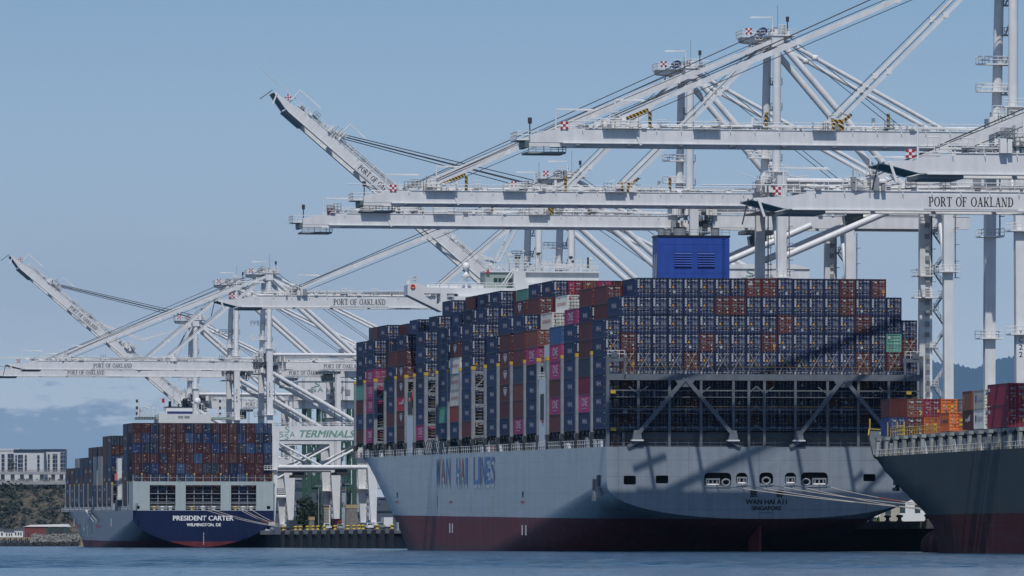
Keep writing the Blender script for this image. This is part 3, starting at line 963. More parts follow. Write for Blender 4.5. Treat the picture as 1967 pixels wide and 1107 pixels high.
for i, (a, b, c, d, r) in enumerate(WH_HOLES):
    if r < .5: continue
    x0, x1, z0, z1 = whx(a), whx(b), whz(d), whz(c)
    mb = MB()
    mb.box(x0+.1, x1-.1, -.12, .5, z0-.02, z0+.22, M_LASH)
    wide = x1 - x0 > 3
    def roller(xa, xb):
        mb.box(xa, xb, -.1, .35, z0+1.15, z0+1.4, M_LASH)
        mb.box(xa, xa+.16, -.1, .35, z0+.2, z0+1.15, M_LASH); mb.box(xb-.16, xb, -.1, .35, z0+.2, z0+1.15, M_LASH)
        for q in np.linspace(xa+.45, xb-.45, 3 if xb-xa > 2 else 2):
            mb.tube((q, .1, z0+.2), (q, .1, z0+1.15), .16, M_LASH, 8)
        mb.tube((xa+.2, .05, z0+.4), (xb-.2, .05, z0+.4), .15, M_WHITE, 8)
    def chock(xc):
        n = 16
        for q in range(n):
            t0, t1 = 2*math.pi*q/n, 2*math.pi*(q+1)/n
            mb.tube((xc+.62*math.cos(t0), 0, z0+.75+.5*math.sin(t0)), (xc+.62*math.cos(t1), 0, z0+.75+.5*math.sin(t1)), .17, M_LASH, 6, caps=False)
        mb.box(xc-.85, xc+.85, .05, .5, z0+.1, z0+.4, M_LASH)
    if wide:
        if i == 2: roller(x0+.25, x0+2.5); chock(x1-.85)
        else: chock(x0+.85); roller(x1-2.5, x1-.25)
    elif i == 4: chock((x0+x1)/2)
    else: roller(x0+.15, x1-.15)
    mb.build('fairlead', tr)
def bold(mb, txt, o, ex, ez, sx, sz, m, k=.045):
    for dx, dz in ((-k, 0), (k, 0), (0, k*.6), (0, -k*.6)):
        mb.shape2d(font_polys(txt), Vector(o) + Vector(ex)*dx + Vector(ez)*dz - Vector((0, .002*(dx+dz)/k, 0)), ex, ez, sx, sz, m)
mb = MB()
bold(mb, 'WAN HAI A11', (whx(1432), -.04, whz(968.7)), (1,0,0), (0,0,1), 78.6/11.97, .78, M_BLACK)
bold(mb, 'SINGAPORE', (whx(1443), -.04, whz(980)), (1,0,0), (0,0,1), 57/11.97, .62, M_BLACK)
bold(mb, '宸', (whx(1440), -.04, whz(955.4)), (1,0,0), (0,0,1), 14.5/11.97, 1.2, M_BLACK)
bold(mb, '春', (whx(1489.6), -.04, whz(955.4)), (1,0,0), (0,0,1), 15.5/11.97, 1.2, M_BLACK)
mb.shape2d(font_polys('IMO 9958274'), (whx(1458), -.04, whz(986)), (1,0,0), (0,0,1), 27/11.97, .2, M_BLACK)
mb.build('lettering', tr)
mb = MB()                                              # rudder and skeg under the counter
mb.faces(
    [(-.2, 4.5, -6), (.2, 4.5, -6), (.2, 4.5, 4.4), (-.2, 4.5, 4.4), (-.5, 12, -6), (.5, 12, -6), (.5, 12, 3.0), (-.5, 12, 3.0)],
    [(0,1,2,3), (5,4,7,6), (0,4,5,1), (1,5,6,2), (2,6,7,3), (3,7,4,0)], M_WH)
mb.build('rudder', wh)
# name on the side: WAN HAI LINES, tall letters with a pale drop edge
M_LBLUE = mat('letter_blue', (0.07, 0.165, 0.43), 0.5, var=.12)
M_LRED = mat('letter_red', (0.34, 0.06, 0.075), 0.5, var=.12)
M_LWHITE = mat('letter_white', (0.52, 0.55, 0.58), 0.5, var=.1)
X_ = -25.5 - .05
def side_word(word, pa, pb, red=None):
    mb = MB()
    n = len(word)
    sa, sb = s_of_px(pa, WH_CORNER), s_of_px(pb, WH_CORNER)
    wts = [.55 if c == 'I' else 1.0 for c in word]
    gap = .28
    tot = sum(wts) + gap*(n-1)
    s = sa
    k = (sb - sa)/tot
    for c, w in zip(word, wts):
        ps = font_polys(c)
        for dx, dz, mm in ((-.05, -.75, M_LWHITE), (0, 0, M_LRED if c == red else M_LBLUE)):
            oo = (X_ - (.03 if mm != M_LWHITE else 0), s + (1.2*dx), 11.0 + dz)
            mb.shape2d(ps, oo, (0, 1, 0), (0, 0, 1), k*w, 4.7, mm)
        s += k*(w + gap)
    mb.build('name_lettering', wh)
side_word('WAN', 838, 865, 'A'); side_word('HAI', 877, 898, 'A'); side_word('LINES', 910, 950.5)
def mark(px, da, db, za, zb, m, d=.0, name='hull_mark'):
    s = s_of_px(px, WH_CORNER); mb = MB(); mb.box(X_-d, X_+.1, s+da, s+db, za, zb, m); mb.build(name, wh)
for px in (763, 764.5, 864, 869, 1003, 1010): mark(px, -.55, .55, 2.2, 3.9, M_LWHITE)
for px in (763, 866, 1004): mark(px, -1.8, 1.8, 7.6, 8.0, M_LRED)
for px in (763, 1004): mark(px, -.9, .5, 8.6, 9.6, M_DARK)
for px in (946, 905, 840): mark(px, -.12, .12, 5.4, 8.8, M_LASH)
for px, za in ((1142, 10.6), (1150, 11.2)):
    mark(px, -1.4, 1.2, za-.9, za+.9, M_DARK, .1, 'hawse_port'); mark(px, -1.2, .6, za-2.6, za-1.0, M_LASH, .3, 'hawse_plate')

# stern lattice (aft lashing bridge)
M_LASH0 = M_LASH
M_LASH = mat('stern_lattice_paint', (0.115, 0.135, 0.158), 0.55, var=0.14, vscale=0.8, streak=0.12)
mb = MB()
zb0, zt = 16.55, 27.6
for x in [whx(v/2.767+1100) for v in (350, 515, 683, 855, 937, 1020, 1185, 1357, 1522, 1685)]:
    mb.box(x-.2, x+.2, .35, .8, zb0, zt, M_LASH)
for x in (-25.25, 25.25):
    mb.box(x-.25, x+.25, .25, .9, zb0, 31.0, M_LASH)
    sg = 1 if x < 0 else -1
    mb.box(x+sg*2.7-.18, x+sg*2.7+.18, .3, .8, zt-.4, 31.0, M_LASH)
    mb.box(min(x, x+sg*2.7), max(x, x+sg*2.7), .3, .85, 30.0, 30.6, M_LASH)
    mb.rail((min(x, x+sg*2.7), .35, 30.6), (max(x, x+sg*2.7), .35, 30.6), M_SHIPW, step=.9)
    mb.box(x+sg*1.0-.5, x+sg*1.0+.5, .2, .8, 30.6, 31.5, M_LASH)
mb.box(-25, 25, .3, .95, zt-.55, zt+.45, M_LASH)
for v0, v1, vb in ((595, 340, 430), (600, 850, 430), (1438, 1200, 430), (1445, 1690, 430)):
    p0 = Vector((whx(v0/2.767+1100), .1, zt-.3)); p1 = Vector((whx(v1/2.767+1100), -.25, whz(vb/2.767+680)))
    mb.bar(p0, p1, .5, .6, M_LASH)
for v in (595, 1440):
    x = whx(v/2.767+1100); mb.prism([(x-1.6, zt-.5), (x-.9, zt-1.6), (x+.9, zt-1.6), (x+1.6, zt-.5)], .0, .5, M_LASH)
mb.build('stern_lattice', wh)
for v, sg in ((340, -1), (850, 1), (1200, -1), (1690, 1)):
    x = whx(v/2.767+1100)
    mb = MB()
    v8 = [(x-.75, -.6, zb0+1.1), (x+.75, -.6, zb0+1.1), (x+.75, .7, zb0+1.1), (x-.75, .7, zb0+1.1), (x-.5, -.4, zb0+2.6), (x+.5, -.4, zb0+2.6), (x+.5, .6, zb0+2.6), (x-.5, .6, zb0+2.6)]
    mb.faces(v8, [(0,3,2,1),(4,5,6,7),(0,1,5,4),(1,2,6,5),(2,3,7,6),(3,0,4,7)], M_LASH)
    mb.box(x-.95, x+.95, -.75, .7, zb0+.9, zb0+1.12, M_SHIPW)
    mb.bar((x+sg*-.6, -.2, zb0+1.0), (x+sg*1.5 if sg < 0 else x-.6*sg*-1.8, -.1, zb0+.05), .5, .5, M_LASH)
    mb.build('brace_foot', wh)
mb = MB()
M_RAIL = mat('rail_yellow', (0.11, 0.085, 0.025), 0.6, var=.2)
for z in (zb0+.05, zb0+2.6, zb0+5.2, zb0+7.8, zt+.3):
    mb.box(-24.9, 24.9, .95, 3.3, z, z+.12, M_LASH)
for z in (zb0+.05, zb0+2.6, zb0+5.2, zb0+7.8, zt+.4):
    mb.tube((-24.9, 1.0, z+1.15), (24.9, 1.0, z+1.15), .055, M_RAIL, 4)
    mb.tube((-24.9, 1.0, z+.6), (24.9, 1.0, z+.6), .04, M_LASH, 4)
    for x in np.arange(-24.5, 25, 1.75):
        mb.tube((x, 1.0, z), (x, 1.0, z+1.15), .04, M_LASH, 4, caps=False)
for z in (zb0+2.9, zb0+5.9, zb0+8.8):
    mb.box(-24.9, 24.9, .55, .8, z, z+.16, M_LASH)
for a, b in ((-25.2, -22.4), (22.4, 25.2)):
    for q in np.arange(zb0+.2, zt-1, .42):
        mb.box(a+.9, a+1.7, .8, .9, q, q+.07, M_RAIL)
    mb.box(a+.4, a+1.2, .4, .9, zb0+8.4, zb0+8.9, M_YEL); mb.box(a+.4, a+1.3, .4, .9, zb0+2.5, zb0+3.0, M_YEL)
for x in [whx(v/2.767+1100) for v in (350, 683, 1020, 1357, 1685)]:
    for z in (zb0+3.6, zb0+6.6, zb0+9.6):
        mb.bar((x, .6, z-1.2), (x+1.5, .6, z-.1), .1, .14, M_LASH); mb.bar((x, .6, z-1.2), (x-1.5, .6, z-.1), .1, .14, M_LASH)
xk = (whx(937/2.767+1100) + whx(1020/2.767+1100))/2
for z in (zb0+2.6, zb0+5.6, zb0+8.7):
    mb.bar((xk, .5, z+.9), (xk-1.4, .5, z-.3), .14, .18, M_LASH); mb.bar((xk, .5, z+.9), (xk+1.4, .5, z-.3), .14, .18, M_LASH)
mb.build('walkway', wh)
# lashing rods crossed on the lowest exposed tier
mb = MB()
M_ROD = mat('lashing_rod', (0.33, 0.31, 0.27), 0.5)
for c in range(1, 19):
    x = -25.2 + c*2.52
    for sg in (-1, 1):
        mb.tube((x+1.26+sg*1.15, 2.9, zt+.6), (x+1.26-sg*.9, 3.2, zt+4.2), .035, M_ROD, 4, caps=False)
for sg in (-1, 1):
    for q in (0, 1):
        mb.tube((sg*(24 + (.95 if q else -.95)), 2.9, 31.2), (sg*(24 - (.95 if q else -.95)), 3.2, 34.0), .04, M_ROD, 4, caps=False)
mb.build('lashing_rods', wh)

M_LASH = M_LASH0
# bays: post positions measured along the port side
POSTS = [1165, 1133.6, 1104.7, 1076.5, 1048.3, 1030.2, 1004.9, 978.9, 953.6, 929, 904.8, 881.3, 858.5, 836.1, 814.4, 793.5, 776.5, 757.3, 736.7, 717.6, 698, 679.6]
PS = [s_of_px(p, WH_CORNER) for p in POSTS]
WH_BASE = 19.35
for i in range(1, len(PS)):
    s = PS[i]
    mb = MB()
    for x in (-25.15, 25.15):
        mb.box(x-.32, x+.32, s-.45, s+.45, 16.5, 31.3, M_LASH)
        mb.box(x-.45, x+.45, s-.6, s+.6, 18.2, 19.0, M_LASH)
        mb.box(x-.36, x+.36, s-.5, s+.5, 31.3, 31.9, M_YEL)
        mb.box(x-.5, x+.2, s-1.2, s-.5, 16.6, 19.0, M_DARK)
    for z in (19.6, 22.3, 25.2, 28.1, 31.0):
        mb.box(-24.8, 24.8, s-.42, s+.42, z-.12, z+.06, M_LASH)
        mb.box(-24.8, 24.8, s-.46, s-.3, z-.42, z-.12, M_LASH)
        mb.tube((-24.8, s-.42, z+1.05), (24.8, s-.42, z+1.05), .05, M_RAIL, 4)
        mb.tube((-24.8, s-.42, z+.55), (24.8, s-.42, z+.55), .04, M_LASH, 4)
    for x in np.arange(-22.6, 22.7, 5.04):
        mb.box(x-.10, x+.10, s-.2, s+.35, 16.5, 31.0, M_DKGREY)
    for z in (28.1,):
        mb.bar((-24.8, s-.4, z), (-22.6, s-.4, z+2.4), .12, .2, M_LASH); mb.bar((-22.6, s-.4, z+2.4), (-20.1, s-.4, z), .12, .2, M_LASH)
    for q in np.arange(17, 30.5, .5):
        mb.box(-24.3, -23.6, s-.5, s-.44, q, q+.07, M_LASH)
    mb.build('lashing_bridge', wh)
# hatch covers, coamings and rails along the deck edge
mb = MB()
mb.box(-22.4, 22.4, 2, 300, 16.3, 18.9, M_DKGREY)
for i in range(len(PS)-1):
    s0, s1 = PS[i], PS[i+1]
    for q in np.linspace(s0+1.5, s1-1.5, 4):
        mb.box(-25.2, -22.4, q-.2, q+.2, 18.7, 19.2, M_DARK)
        mb.box(-22.7, -22.4, q-.3, q+.3, 16.5, 18.8, M_LASH)
mb.build('hatch_coaming', wh)
mb = MB()
s = 1.5
while s < 300:
    mb.box(-25.45, -25.38, s-.07, s+.07, 16.5, 17.75, M_SHIPW)
    s += 2.2
for z in (17.1, 17.7):
    mb.tube((-25.41, .5, z), (-25.41, 300, z), .045, M_SHIPW, 4)
rg_ = random.Random(3)
for q in np.arange(8, 296, 6.5):
    if rg_.random() < .5:
        w = rg_.uniform(.5, 1.6); mb.box(-25.3, -24.7, q-w, q+w, 16.5, rg_.uniform(17.2, 18.2), rg_.choice([M_SHIPW, M_LASH, M_SHIPW]))
for px in (692, 1143, 946, 860, 803):
    s = s_of_px(px, WH_CORNER); mb.box(-25.44, -25.3, s-.8, s+.8, 16.6, 17.5, M_RED if px < 800 else M_ORANGE if px == 946 else M_SHIPW)
s0, s1 = s_of_px(855, WH_CORNER), s_of_px(818, WH_CORNER)
mb.box(-25.5, -24.6, s0, s1, 18.3, 18.9, M_DARK)       # stowed accommodation ladder
for q in np.linspace(s0, s1, 12): mb.bar((-25.55, q, 16.7), (-25.55, q+2.6, 18.9), .1, .25, M_LASH)
mb.build('deck_rail', wh)

# engine casing with the blue funnel
sA, sB = PS[4], PS[5]
mb = MB()
mb.box(-25.3, -22.9, sA+1.0, sB-1.3, 16.5, 28.3, M_SHIPW)
mb.box(-25.36, -25.3, sA+3.2, sB-3.0, 21.5, 25.8, M_DARK)
mb.box(-25.4, -25.0, sA+3.4, sA+5.0, 21.0, 21.5, M_RED)
mb.rail((-25.3, sA+1, 28.3), (-25.3, sB-1, 28.3), M_SHIPW, step=1.2)
mb.prism([(sA+2, 28.3), (sB-2.2, 28.3), (sB-2.2, 30.8), (sA+5, 32.0), (sA+2.6, 31.2)], -24.7, -22.4, mat('pale_green_crane_paint', (0.20, 0.32, 0.28), .5), 'x')
mb.box(-24.5, 24.5, sA+2, sB-2, 16.5, 34, M_SHIPW)
mb.build('engine_casing', wh)
fx = (1329.5 - CX)/11.56 - (wh_loc.x - math.sin(AX)*60)
fx = fx/math.cos(AX)
mb = MB()
fs0, fs1 = sA - 1.0, sA + 4.2
fzt, fw = 51.9, 6.05
mb.box(fx-fw, fx+fw, fs0, fs1, 34, fzt, M_BLUE)
mb.box(fx-fw-.12, fx+fw+.12, fs0-.12, fs1+.12, fzt, fzt+.3, M_NAVY)
fun = mb.build('funnel', wh)
mb = MB()
mb.rail((fx-fw, fs0, fzt+.3), (fx+fw, fs0, fzt+.3), M_GREY, step=1.3, h=1.0, t=.06)
for q in np.arange(35, fzt, .45): mb.box(fx+fw-1.3, fx+fw-.8, fs0-.12, fs0-.06, q, q+.06, M_BLUE)
for q in (fx+fw-1.34, fx+fw-.8): mb.box(q, q+.05, fs0-.14, fs0-.02, 34, fzt, M_BLUE)
for z in (fzt-1.2, fzt-6.0): mb.box(fx-fw, fx+fw, fs0-.03, fs0, z, z+.07, M_BLUE)
mb.build('ladder', fun)
for x0, x1 in ((fx-3.3, fx-.4), (fx+.6, fx+3.5)):
    mb = MB()
    mb.box(x0, x1, fs0-.04, fs0+.0, fzt-5.0, fzt-2.5, M_NAVY)
    for q in range(6):
        z = fzt - 4.9 + q*.4
        mb.faces([(x0, fs0-.05, z+.24), (x1, fs0-.05, z+.24), (x1, fs0-.26, z), (x0, fs0-.26, z), (x0, fs0-.05, z+.30), (x1, fs0-.05, z+.30), (x1, fs0-.26, z+.06), (x0, fs0-.26, z+.06)],
                 [(0,1,2,3), (4,7,6,5), (0,4,5,1), (2,6,7,3), (0,3,7,4), (1,5,6,2)], M_BLUE)
    mb.build('louvre', fun)
mb = MB()
mb.box(fx-.9, fx+2.0, fs0-.06, fs0, fzt-7.9, fzt-7.2, M_NAVY)
mb.build('vent', fun)
for x, r, h in ((fx-5.0, .55, 1.5), (fx-3.9, .5, 1.4), (fx-1.9, 1.1, 1.7), (fx+4.1, .7, 1.6)):
    mb = MB()
    mb.tube((x, fs0+2.6, fzt), (x, fs0+2.6, fzt+h), r, M_GREY, 14)
    mb.tube((x, fs0+2.6, fzt+h-.12), (x, fs0+2.6, fzt+h), r*1.06, M_NAVY, 14)
    mb.build('exhaust_pipe', fun)
mb = MB()
mb.shape2d(font_polys('W'), (fx-fw-.06, fs0+4.7, fzt-8), (0, -1, 0), (0, 0, 1), 4.2, 5.2, M_WHITE)
mb.build('emblem', fun)

# bridge house with its wings, mast gear and radar
hA, hB = PS[15], PS[16]
sw = (hA + hB)/2
def hz(py): return (HORIZ - py)/10.15 + 1.5 - TRIM*sw
bx = lambda px: ((px - CX)/10.15 - (wh_loc.x - math.sin(AX)*sw))/math.cos(AX)
mb = MB()
mb.box(-17.5, 17.5, hA+1.2, hB-1.2, 16.5, hz(571), M_SHIPW)
mb.box(-25.3, -24.0, hA+1.4, hB-2.2, 16.5, 24.0, M_SHIPW)
mb.box(-25.36, -25.3, hA+2.4, hB-3.6, 24.4, 28.5, M_DARK)
mb.rail((-25.3, hA+1.4, 24), (-25.3, hB-2.2, 24), M_SHIPW, step=1.2)
mb.build('accommodation', wh)
# wing: beam over the side with its raking strut and two lightening holes
outw = [(bx(779), hz(568)), (bx(779), hz(549)), (bx(796), hz(545)), (bx(820), hz(554)), (bx(984), hz(554)), (bx(984), hz(575)), (bx(850), hz(580)), (bx(845), hz(600))]
hol = [[(bx(811), hz(570)), (bx(811), hz(565)), (bx(842), hz(565)), (bx(842), hz(581)), (bx(838), hz(586))],
       [(bx(854), hz(577)), (bx(854), hz(565)), (bx(874), hz(565)), (bx(876), hz(568)), (bx(876), hz(577))]]
plate_with_holes('bridge_wing', outw, hol, sw-2.6, M_SHIPW, wh, 5.0)
outw2 = [(-x + 0.0, z) for x, z in reversed(outw)]
mb = MB()
mb.rail((bx(779), sw-2.5, hz(548)), (bx(796), sw-2.5, hz(545)), M_SHIPW, h=1.3, step=.9)
mb.rail((bx(797), sw-2.5, hz(545)), (bx(797)+.01, sw+2.2, hz(545)), M_SHIPW, h=1.3, step=.9)
mb.rail((bx(822), sw-2.5, hz(554)), (bx(984), sw-2.5, hz(554)), M_SHIPW, h=.95, step=1.9, t=.12)
mb.box(bx(822), bx(984), sw+1.8, sw+2.2, hz(554), hz(546), M_SHIPW)
mb.cbox((bx(780), sw-2.3, hz(545)), .7, .7, .7, M_WHITE)
n = 12
for q in range(n):
    t0, t1 = 2*math.pi*q/n, 2*math.pi*(q+1)/n
    mb.tube((bx(789)+.36*math.cos(t0), sw-2.75, hz(552)+.36*math.sin(t0)), (bx(789)+.36*math.cos(t1), sw-2.75, hz(552)+.36*math.sin(t1)), .13, M_ORANGE, 5, caps=False)
mb.lathe((bx(895), sw, hz(554)), [(.25, 0), (.25, 1.9), (1.0, 2.3), (.3, 2.9), (.22, 3.4), (.62, 3.7), (.72, 4.3), (.45, 4.8), (.01, 4.95)], M_WHITE, 12)
mb.tube((bx(885), sw, hz(554)), (bx(885), sw, hz(538)), .08, M_SHIPW, 4); mb.tube((bx(905), sw, hz(554)), (bx(905), sw, hz(538)), .08, M_SHIPW, 4)
mb.bar((bx(885), sw, hz(538)), (bx(905), sw, hz(538)), .1, .1, M_SHIPW)
mb.build('wing_fittings', wh)
mb = MB()
M_PGR = mat('wheelhouse_grey_green', (0.30, 0.36, 0.34), .5)
mb.box(bx(931), bx(983), sw-.5, sw+6, hz(556), hz(523), M_PGR)
mb.box(bx(947), bx(980), sw-.56, sw-.5, hz(543), hz(534), M_GLASS)
for q in (955, 963, 971): mb.box(bx(q)-.06, bx(q)+.06, sw-.62, sw-.5, hz(543), hz(534), M_PGR)
mb.box(bx(983), bx(1006), sw-2.0, sw+5, hz(575), hz(521), M_SHIPW)
mb.box(bx(1006), bx(1150), sw-.2, sw+5, hz(545), hz(521), M_SHIPW)
mb.box(bx(1004), bx(1040), sw-2.2, sw+.5, hz(560), hz(543), M_SHIPW)
mb.box(bx(930), bx(1150), sw-.8, sw+6, hz(523), hz(520.5), M_SHIPW)
mb.bar((bx(957), sw-2.2, hz(553)), (bx(982), sw-1.6, hz(516)), .5, .12, M_SHIPW); mb.bar((bx(962), sw-2.2, hz(553)), (bx(987), sw-1.6, hz(516)), .5, .12, M_SHIPW)
mb.build('wheelhouse', wh)
mb = MB()
mb.rail((bx(932), sw-.7, hz(520.5)), (bx(1150), sw-.7, hz(520.5)), M_SHIPW, step=1.4)
mb.rail((bx(932), sw+5.5, hz(520.5)), (bx(1150), sw+5.5, hz(520.5)), M_SHIPW, step=1.4)
rg_ = random.Random(5)
for q in range(36):
    px = rg_.uniform(938, 1148); h = rg_.uniform(.8, 4.2)
    x, y = bx(px), sw + rg_.uniform(0, 5)
    mb.tube((x, y, hz(520.5)), (x, y, hz(520.5)+h), .09, M_SHIPW, 5)
    if rg_.random() < .5: mb.cbox((x, y, hz(520.5)+h), rg_.uniform(.3, .9), .4, rg_.uniform(.2, .6), rg_.choice([M_SHIPW, M_SHIPW, M_DARK]))
    if rg_.random() < .35: mb.bar((x-1.2, y, hz(520.5)+h*.7), (x+1.2, y, hz(520.5)+h*.7), .12, .12, M_SHIPW)
x = bx(995)
mb.tube((x, sw+1, hz(520)), (x, sw+1, hz(492)), .35, M_SHIPW, 8)
mb.cbox((x, sw+1, hz(493)), 1.0, .8, .8, M_DARK)
for z in (hz(510), hz(503)): mb.box(x-1.8, x+1.8, sw+.4, sw+1.6, z, z+.12, M_SHIPW); mb.rail((x-1.8, sw+.4, z), (x+1.8, sw+.4, z), M_SHIPW, step=.9)
x = bx(1118)
mb.tube((x, sw+1, hz(520)), (x, sw+1, hz(492)), .22, M_SHIPW, 6)
for z in (hz(513), hz(506), hz(499)): mb.bar((x-1.4, sw+1, z), (x+1.4, sw+1, z), .2, .12, M_SHIPW); mb.cbox((x+1.3, sw+1, z+.3), .35, .35, .6, M_DARK)
mb.build('mast_gear', wh)
mb = MB()
mb.faces([(bx(931), sw-.9, hz(525)), (bx(938), sw-1.0, hz(525)), (bx(937), sw-.9, hz(514)), (bx(936), sw-.85, hz(525)+.03), (bx(931.4), sw-.84, hz(524.5))], [(0, 1, 2), (0, 2, 4)], M_RED)
mb.tube((bx(937.2), sw-.9, hz(526)), (bx(937.2), sw-.9, hz(512)), .06, M_SHIPW, 4)
mb.build('flag', wh)
# orange lifeboat slung between two bays
mb = MB()
zc = 27.0
n1, n2 = 10, 12
vv = []
for i in range(n1+1):
    t = i/n1
    rr = math.sin(math.pi*min(1, max(0, t)))**.6
    for j in range(n2):
        a_ = 2*math.pi*j/n2
        vv.append((-24.0 + 1.5*rr*math.cos(a_), sw-4.5+9*t, zc + 1.7*rr*math.sin(a_)))
mb.faces(vv, [(i*n2+j, i*n2+(j+1) % n2, (i+1)*n2+(j+1) % n2, (i+1)*n2+j) for i in range(n1) for j in range(n2)], M_ORANGE, True)
mb.box(-24.6, -23.4, sw-1.5, sw+1.5, zc+1.5, zc+2.2, M_ORANGE)
tag(mb.build('lifeboat', None), 'orange lifeboat hung at the grey ship\'s bridge house', 'lifeboat')
bpy.context.view_layer.update()
WHM = Matrix.Translation(wh_loc) @ Matrix.Rotation(AX, 4, 'Z') @ Matrix.Rotation(TRIM, 4, 'X')
bpy.data.objects['lifeboat'].matrix_world = WHM

# ------------------------------------------------------------------ the dark blue ship
AP_CORNER = (-108.7, 1967.0)
AP_B = 40.6
AP_TRIM = 0.003
ap_loc = Vector((AP_CORNER[0], AP_CORNER[1], 0)) + N2*(AP_B/2)
apl = empty('container_ship', ap_loc, AX, AP_TRIM)
tag(apl, 'dark blue container ship with PRESIDENT CARTER across its stern', 'ship', 'container ships moored at the quay')
M_AP = hull_mat('dark_blue_hull_paint', (0.005, 0.011, 0.050), (0.13, 0.022, 0.03), 1.75, .14, .22, (.3, .62), .42)
M_APG = mat('stern_house_grey', (0.36, 0.42, 0.42), .5, var=.05, streak=.08)
ap_zd = lambda y: 10.6
ap_zf = lambda y: max(-8.0, 8.0 - 0.09*y)
ap_zb = lambda y: max(-12.0, 0.1 - 0.2*y)
AP_ST = [0, 2, 5, 8, 12, 17, 23, 30, 40, 50, 60, 72, 85, 100, 120, 140] + list(np.arange(150, 245, 5.0)) + [246]
make_hull(apl, M_AP, AP_B, 246, ap_zd, ap_zf, ap_zb, [(-4, 130), (0, 138), (5, 160), (10.6, 200)], [(-4, 232), (5, 236), (10.6, 246)], AP_ST, 2.0, lambda y: 1.6, M_DKGREY)
def apx(px): return (px - 391.5)/6.62
def apz(py): return (HORIZ - py)/6.7 + 1.5
outl = [(-20.3, 10.6)]
for k in range(0, 13):
    t = math.pi/2*k/12
    outl.append((-20.3*max(0, math.cos(t))**(2/1.6), 8.0 - 7.9*max(0, math.sin(t))**(2/1.6)))
outl = outl + [(-x, z) for x, z in reversed(outl[:-1])]
tr = plate_with_holes('transom', outl, [], -.02, M_AP, apl)
mb = MB()
bold(mb, 'PRESIDENT CARTER', (apx(334), -.1, apz(1000)), (1,0,0), (0,0,1), 115/6.62, 1.35, M_WHITE, .07)
bold(mb, 'WILMINGTON, DE', (apx(360), -.1, apz(1012)), (1,0,0), (0,0,1), 65/6.62, 1.0, M_WHITE, .05)
for k in range(8): mb.box(apx(392)-.08, apx(392)+.12, -.1, -.05, apz(1025+k*3), apz(1023.6+k*3), M_WHITE)
mb.build('lettering', tr)
zt_, zo0, zo1 = apz(925), apz(980), apz(932)
hol = [[(apx(a), zo0), (apx(b), zo0), (apx(b), zo1), (apx(a), zo1)] for a, b in ((289.4, 338.6), (358, 425), (444.5, 493))]
hol += [rrect(apx(262), apx(270), apz(978), apz(972), .2), rrect(apx(513), apx(520), apz(978), apz(972), .2)]
plate_with_holes('stern_house', [(-20.3, 10.6), (20.3, 10.6), (20.3, zt_), (-20.3, zt_)], hol, 0, M_APG, apl, .9)
mb = MB()
mb.box(-20.3, -19.8, .9, 11, 10.6, zt_, M_APG); mb.box(19.8, 20.3, .9, 11, 10.6, zt_, M_APG)
mb.box(-20.3, 20.3, 7.4, 7.7, 10.6, 12.6, M_DKGREY)
for a, b in ((289.4, 338.6), (358, 425), (444.5, 493)):
    k = int(round((b-a)/17.0))
    for q in range(1, k):
        x = apx(a + (b-a)*q/k); mb.box(x-.14, x+.14, 1.0, 1.4, zo0, zo1, M_LASH)
    for z in (zo0+2.2, zo0+4.6): mb.box(apx(a), apx(b), 1.0, 1.9, z, z+.2, M_LASH); mb.tube((apx(a), 1.0, z+1.1), (apx(b), 1.0, z+1.1), .06, M_LASH, 4)
    mb.rail((apx(a), .6, zo0), (apx(b), .6, zo0), M_SHIPW, step=1.6)
    for q in range(3): mb.lathe((apx(a+(b-a)*(q+.6)/3.2), 1.2, zo0), [(.5, 0), (.5, .7), (.8, .8), (.8, 1.1), (0, 1.1)], M_SHIPW if q else M_YEL, 8)
mb.build('mooring_deck', apl)
mb = MB()
for c in range(17):
    x = -20.2 + c*2.525
    mb.box(x-.12, x+.12, .3, .7, zt_, zt_+1.9, M_LASH)
    if c % 3 == 1: mb.box(x-.2, x+.2, .2, .7, zt_+1.9, zt_+2.4, M_YEL)
mb.tube((-20.2, .5, zt_+1.1), (20.2, .5, zt_+1.1), .07, M_LASH, 4)
mb.build('stern_rail', apl)
mb = MB()
for word, pa, pb in (('A', 159.6, 164.6), ('P', 167.6, 172.6), ('L', 175.6, 179)):
    sa, sb = s_of_px(pa, AP_CORNER), s_of_px(pb, AP_CORNER)
    mb.shape2d(font_polys(word), (-20.37, sa, 2.9), (0, 1, 0), (0, 0, 1), sb-sa, 6.3, M_LWHITE)
for px in (142.5, 213.5):
    s = s_of_px(px, AP_CORNER); mb.box(-20.37, -20.3, s-.9, s+.9, 5.9, 8.4, M_LWHITE)
for pa, pb in ((144, 154), (197, 185)):
    sa, sb = s_of_px(pa, AP_CORNER), s_of_px(pb, AP_CORNER)
    mb.poly([(-20.37, sa, 6.0), (-20.37, sb, 6.7), (-20.37, sb, 5.3)], M_LRED)
mb.build('name_lettering', apl)
AP_POSTS = [254.4, 244.1, 234.6, 213.3, 204.4, 195.4, 185.9, 177, 168.2, 159.7, 150.7, 142.4, 133.4, 124.9]
APS = [s_of_px(p, AP_CORNER) for p in AP_POSTS]
for s in APS:
    mb = MB()
    for x in (-20.0, 20.0):
        mb.box(x-.3, x+.3, s-.45, s+.45, 10.5, 18.6, M_LASH); mb.box(x-.3, x+.3, s-.45, s+.45, 18.6, 19.1, M_YEL)
    for z in (12.6, 15.5, 18.4): mb.box(-19.7, 19.7, s-.4, s+.4, z-.1, z+.1, M_LASH)
    for q in (-5, -2.4, 2.4, 5): mb.bar((-20.0, s+q, 10.6), (-19.5, s+q+.6, 12.7), .5, .5, M_LASH)
    mb.build('lashing_bridge', apl)
mb = MB()
mb.box(-17.5, 17.5, 3, 225, 10.4, 12.4, M_DKGREY)
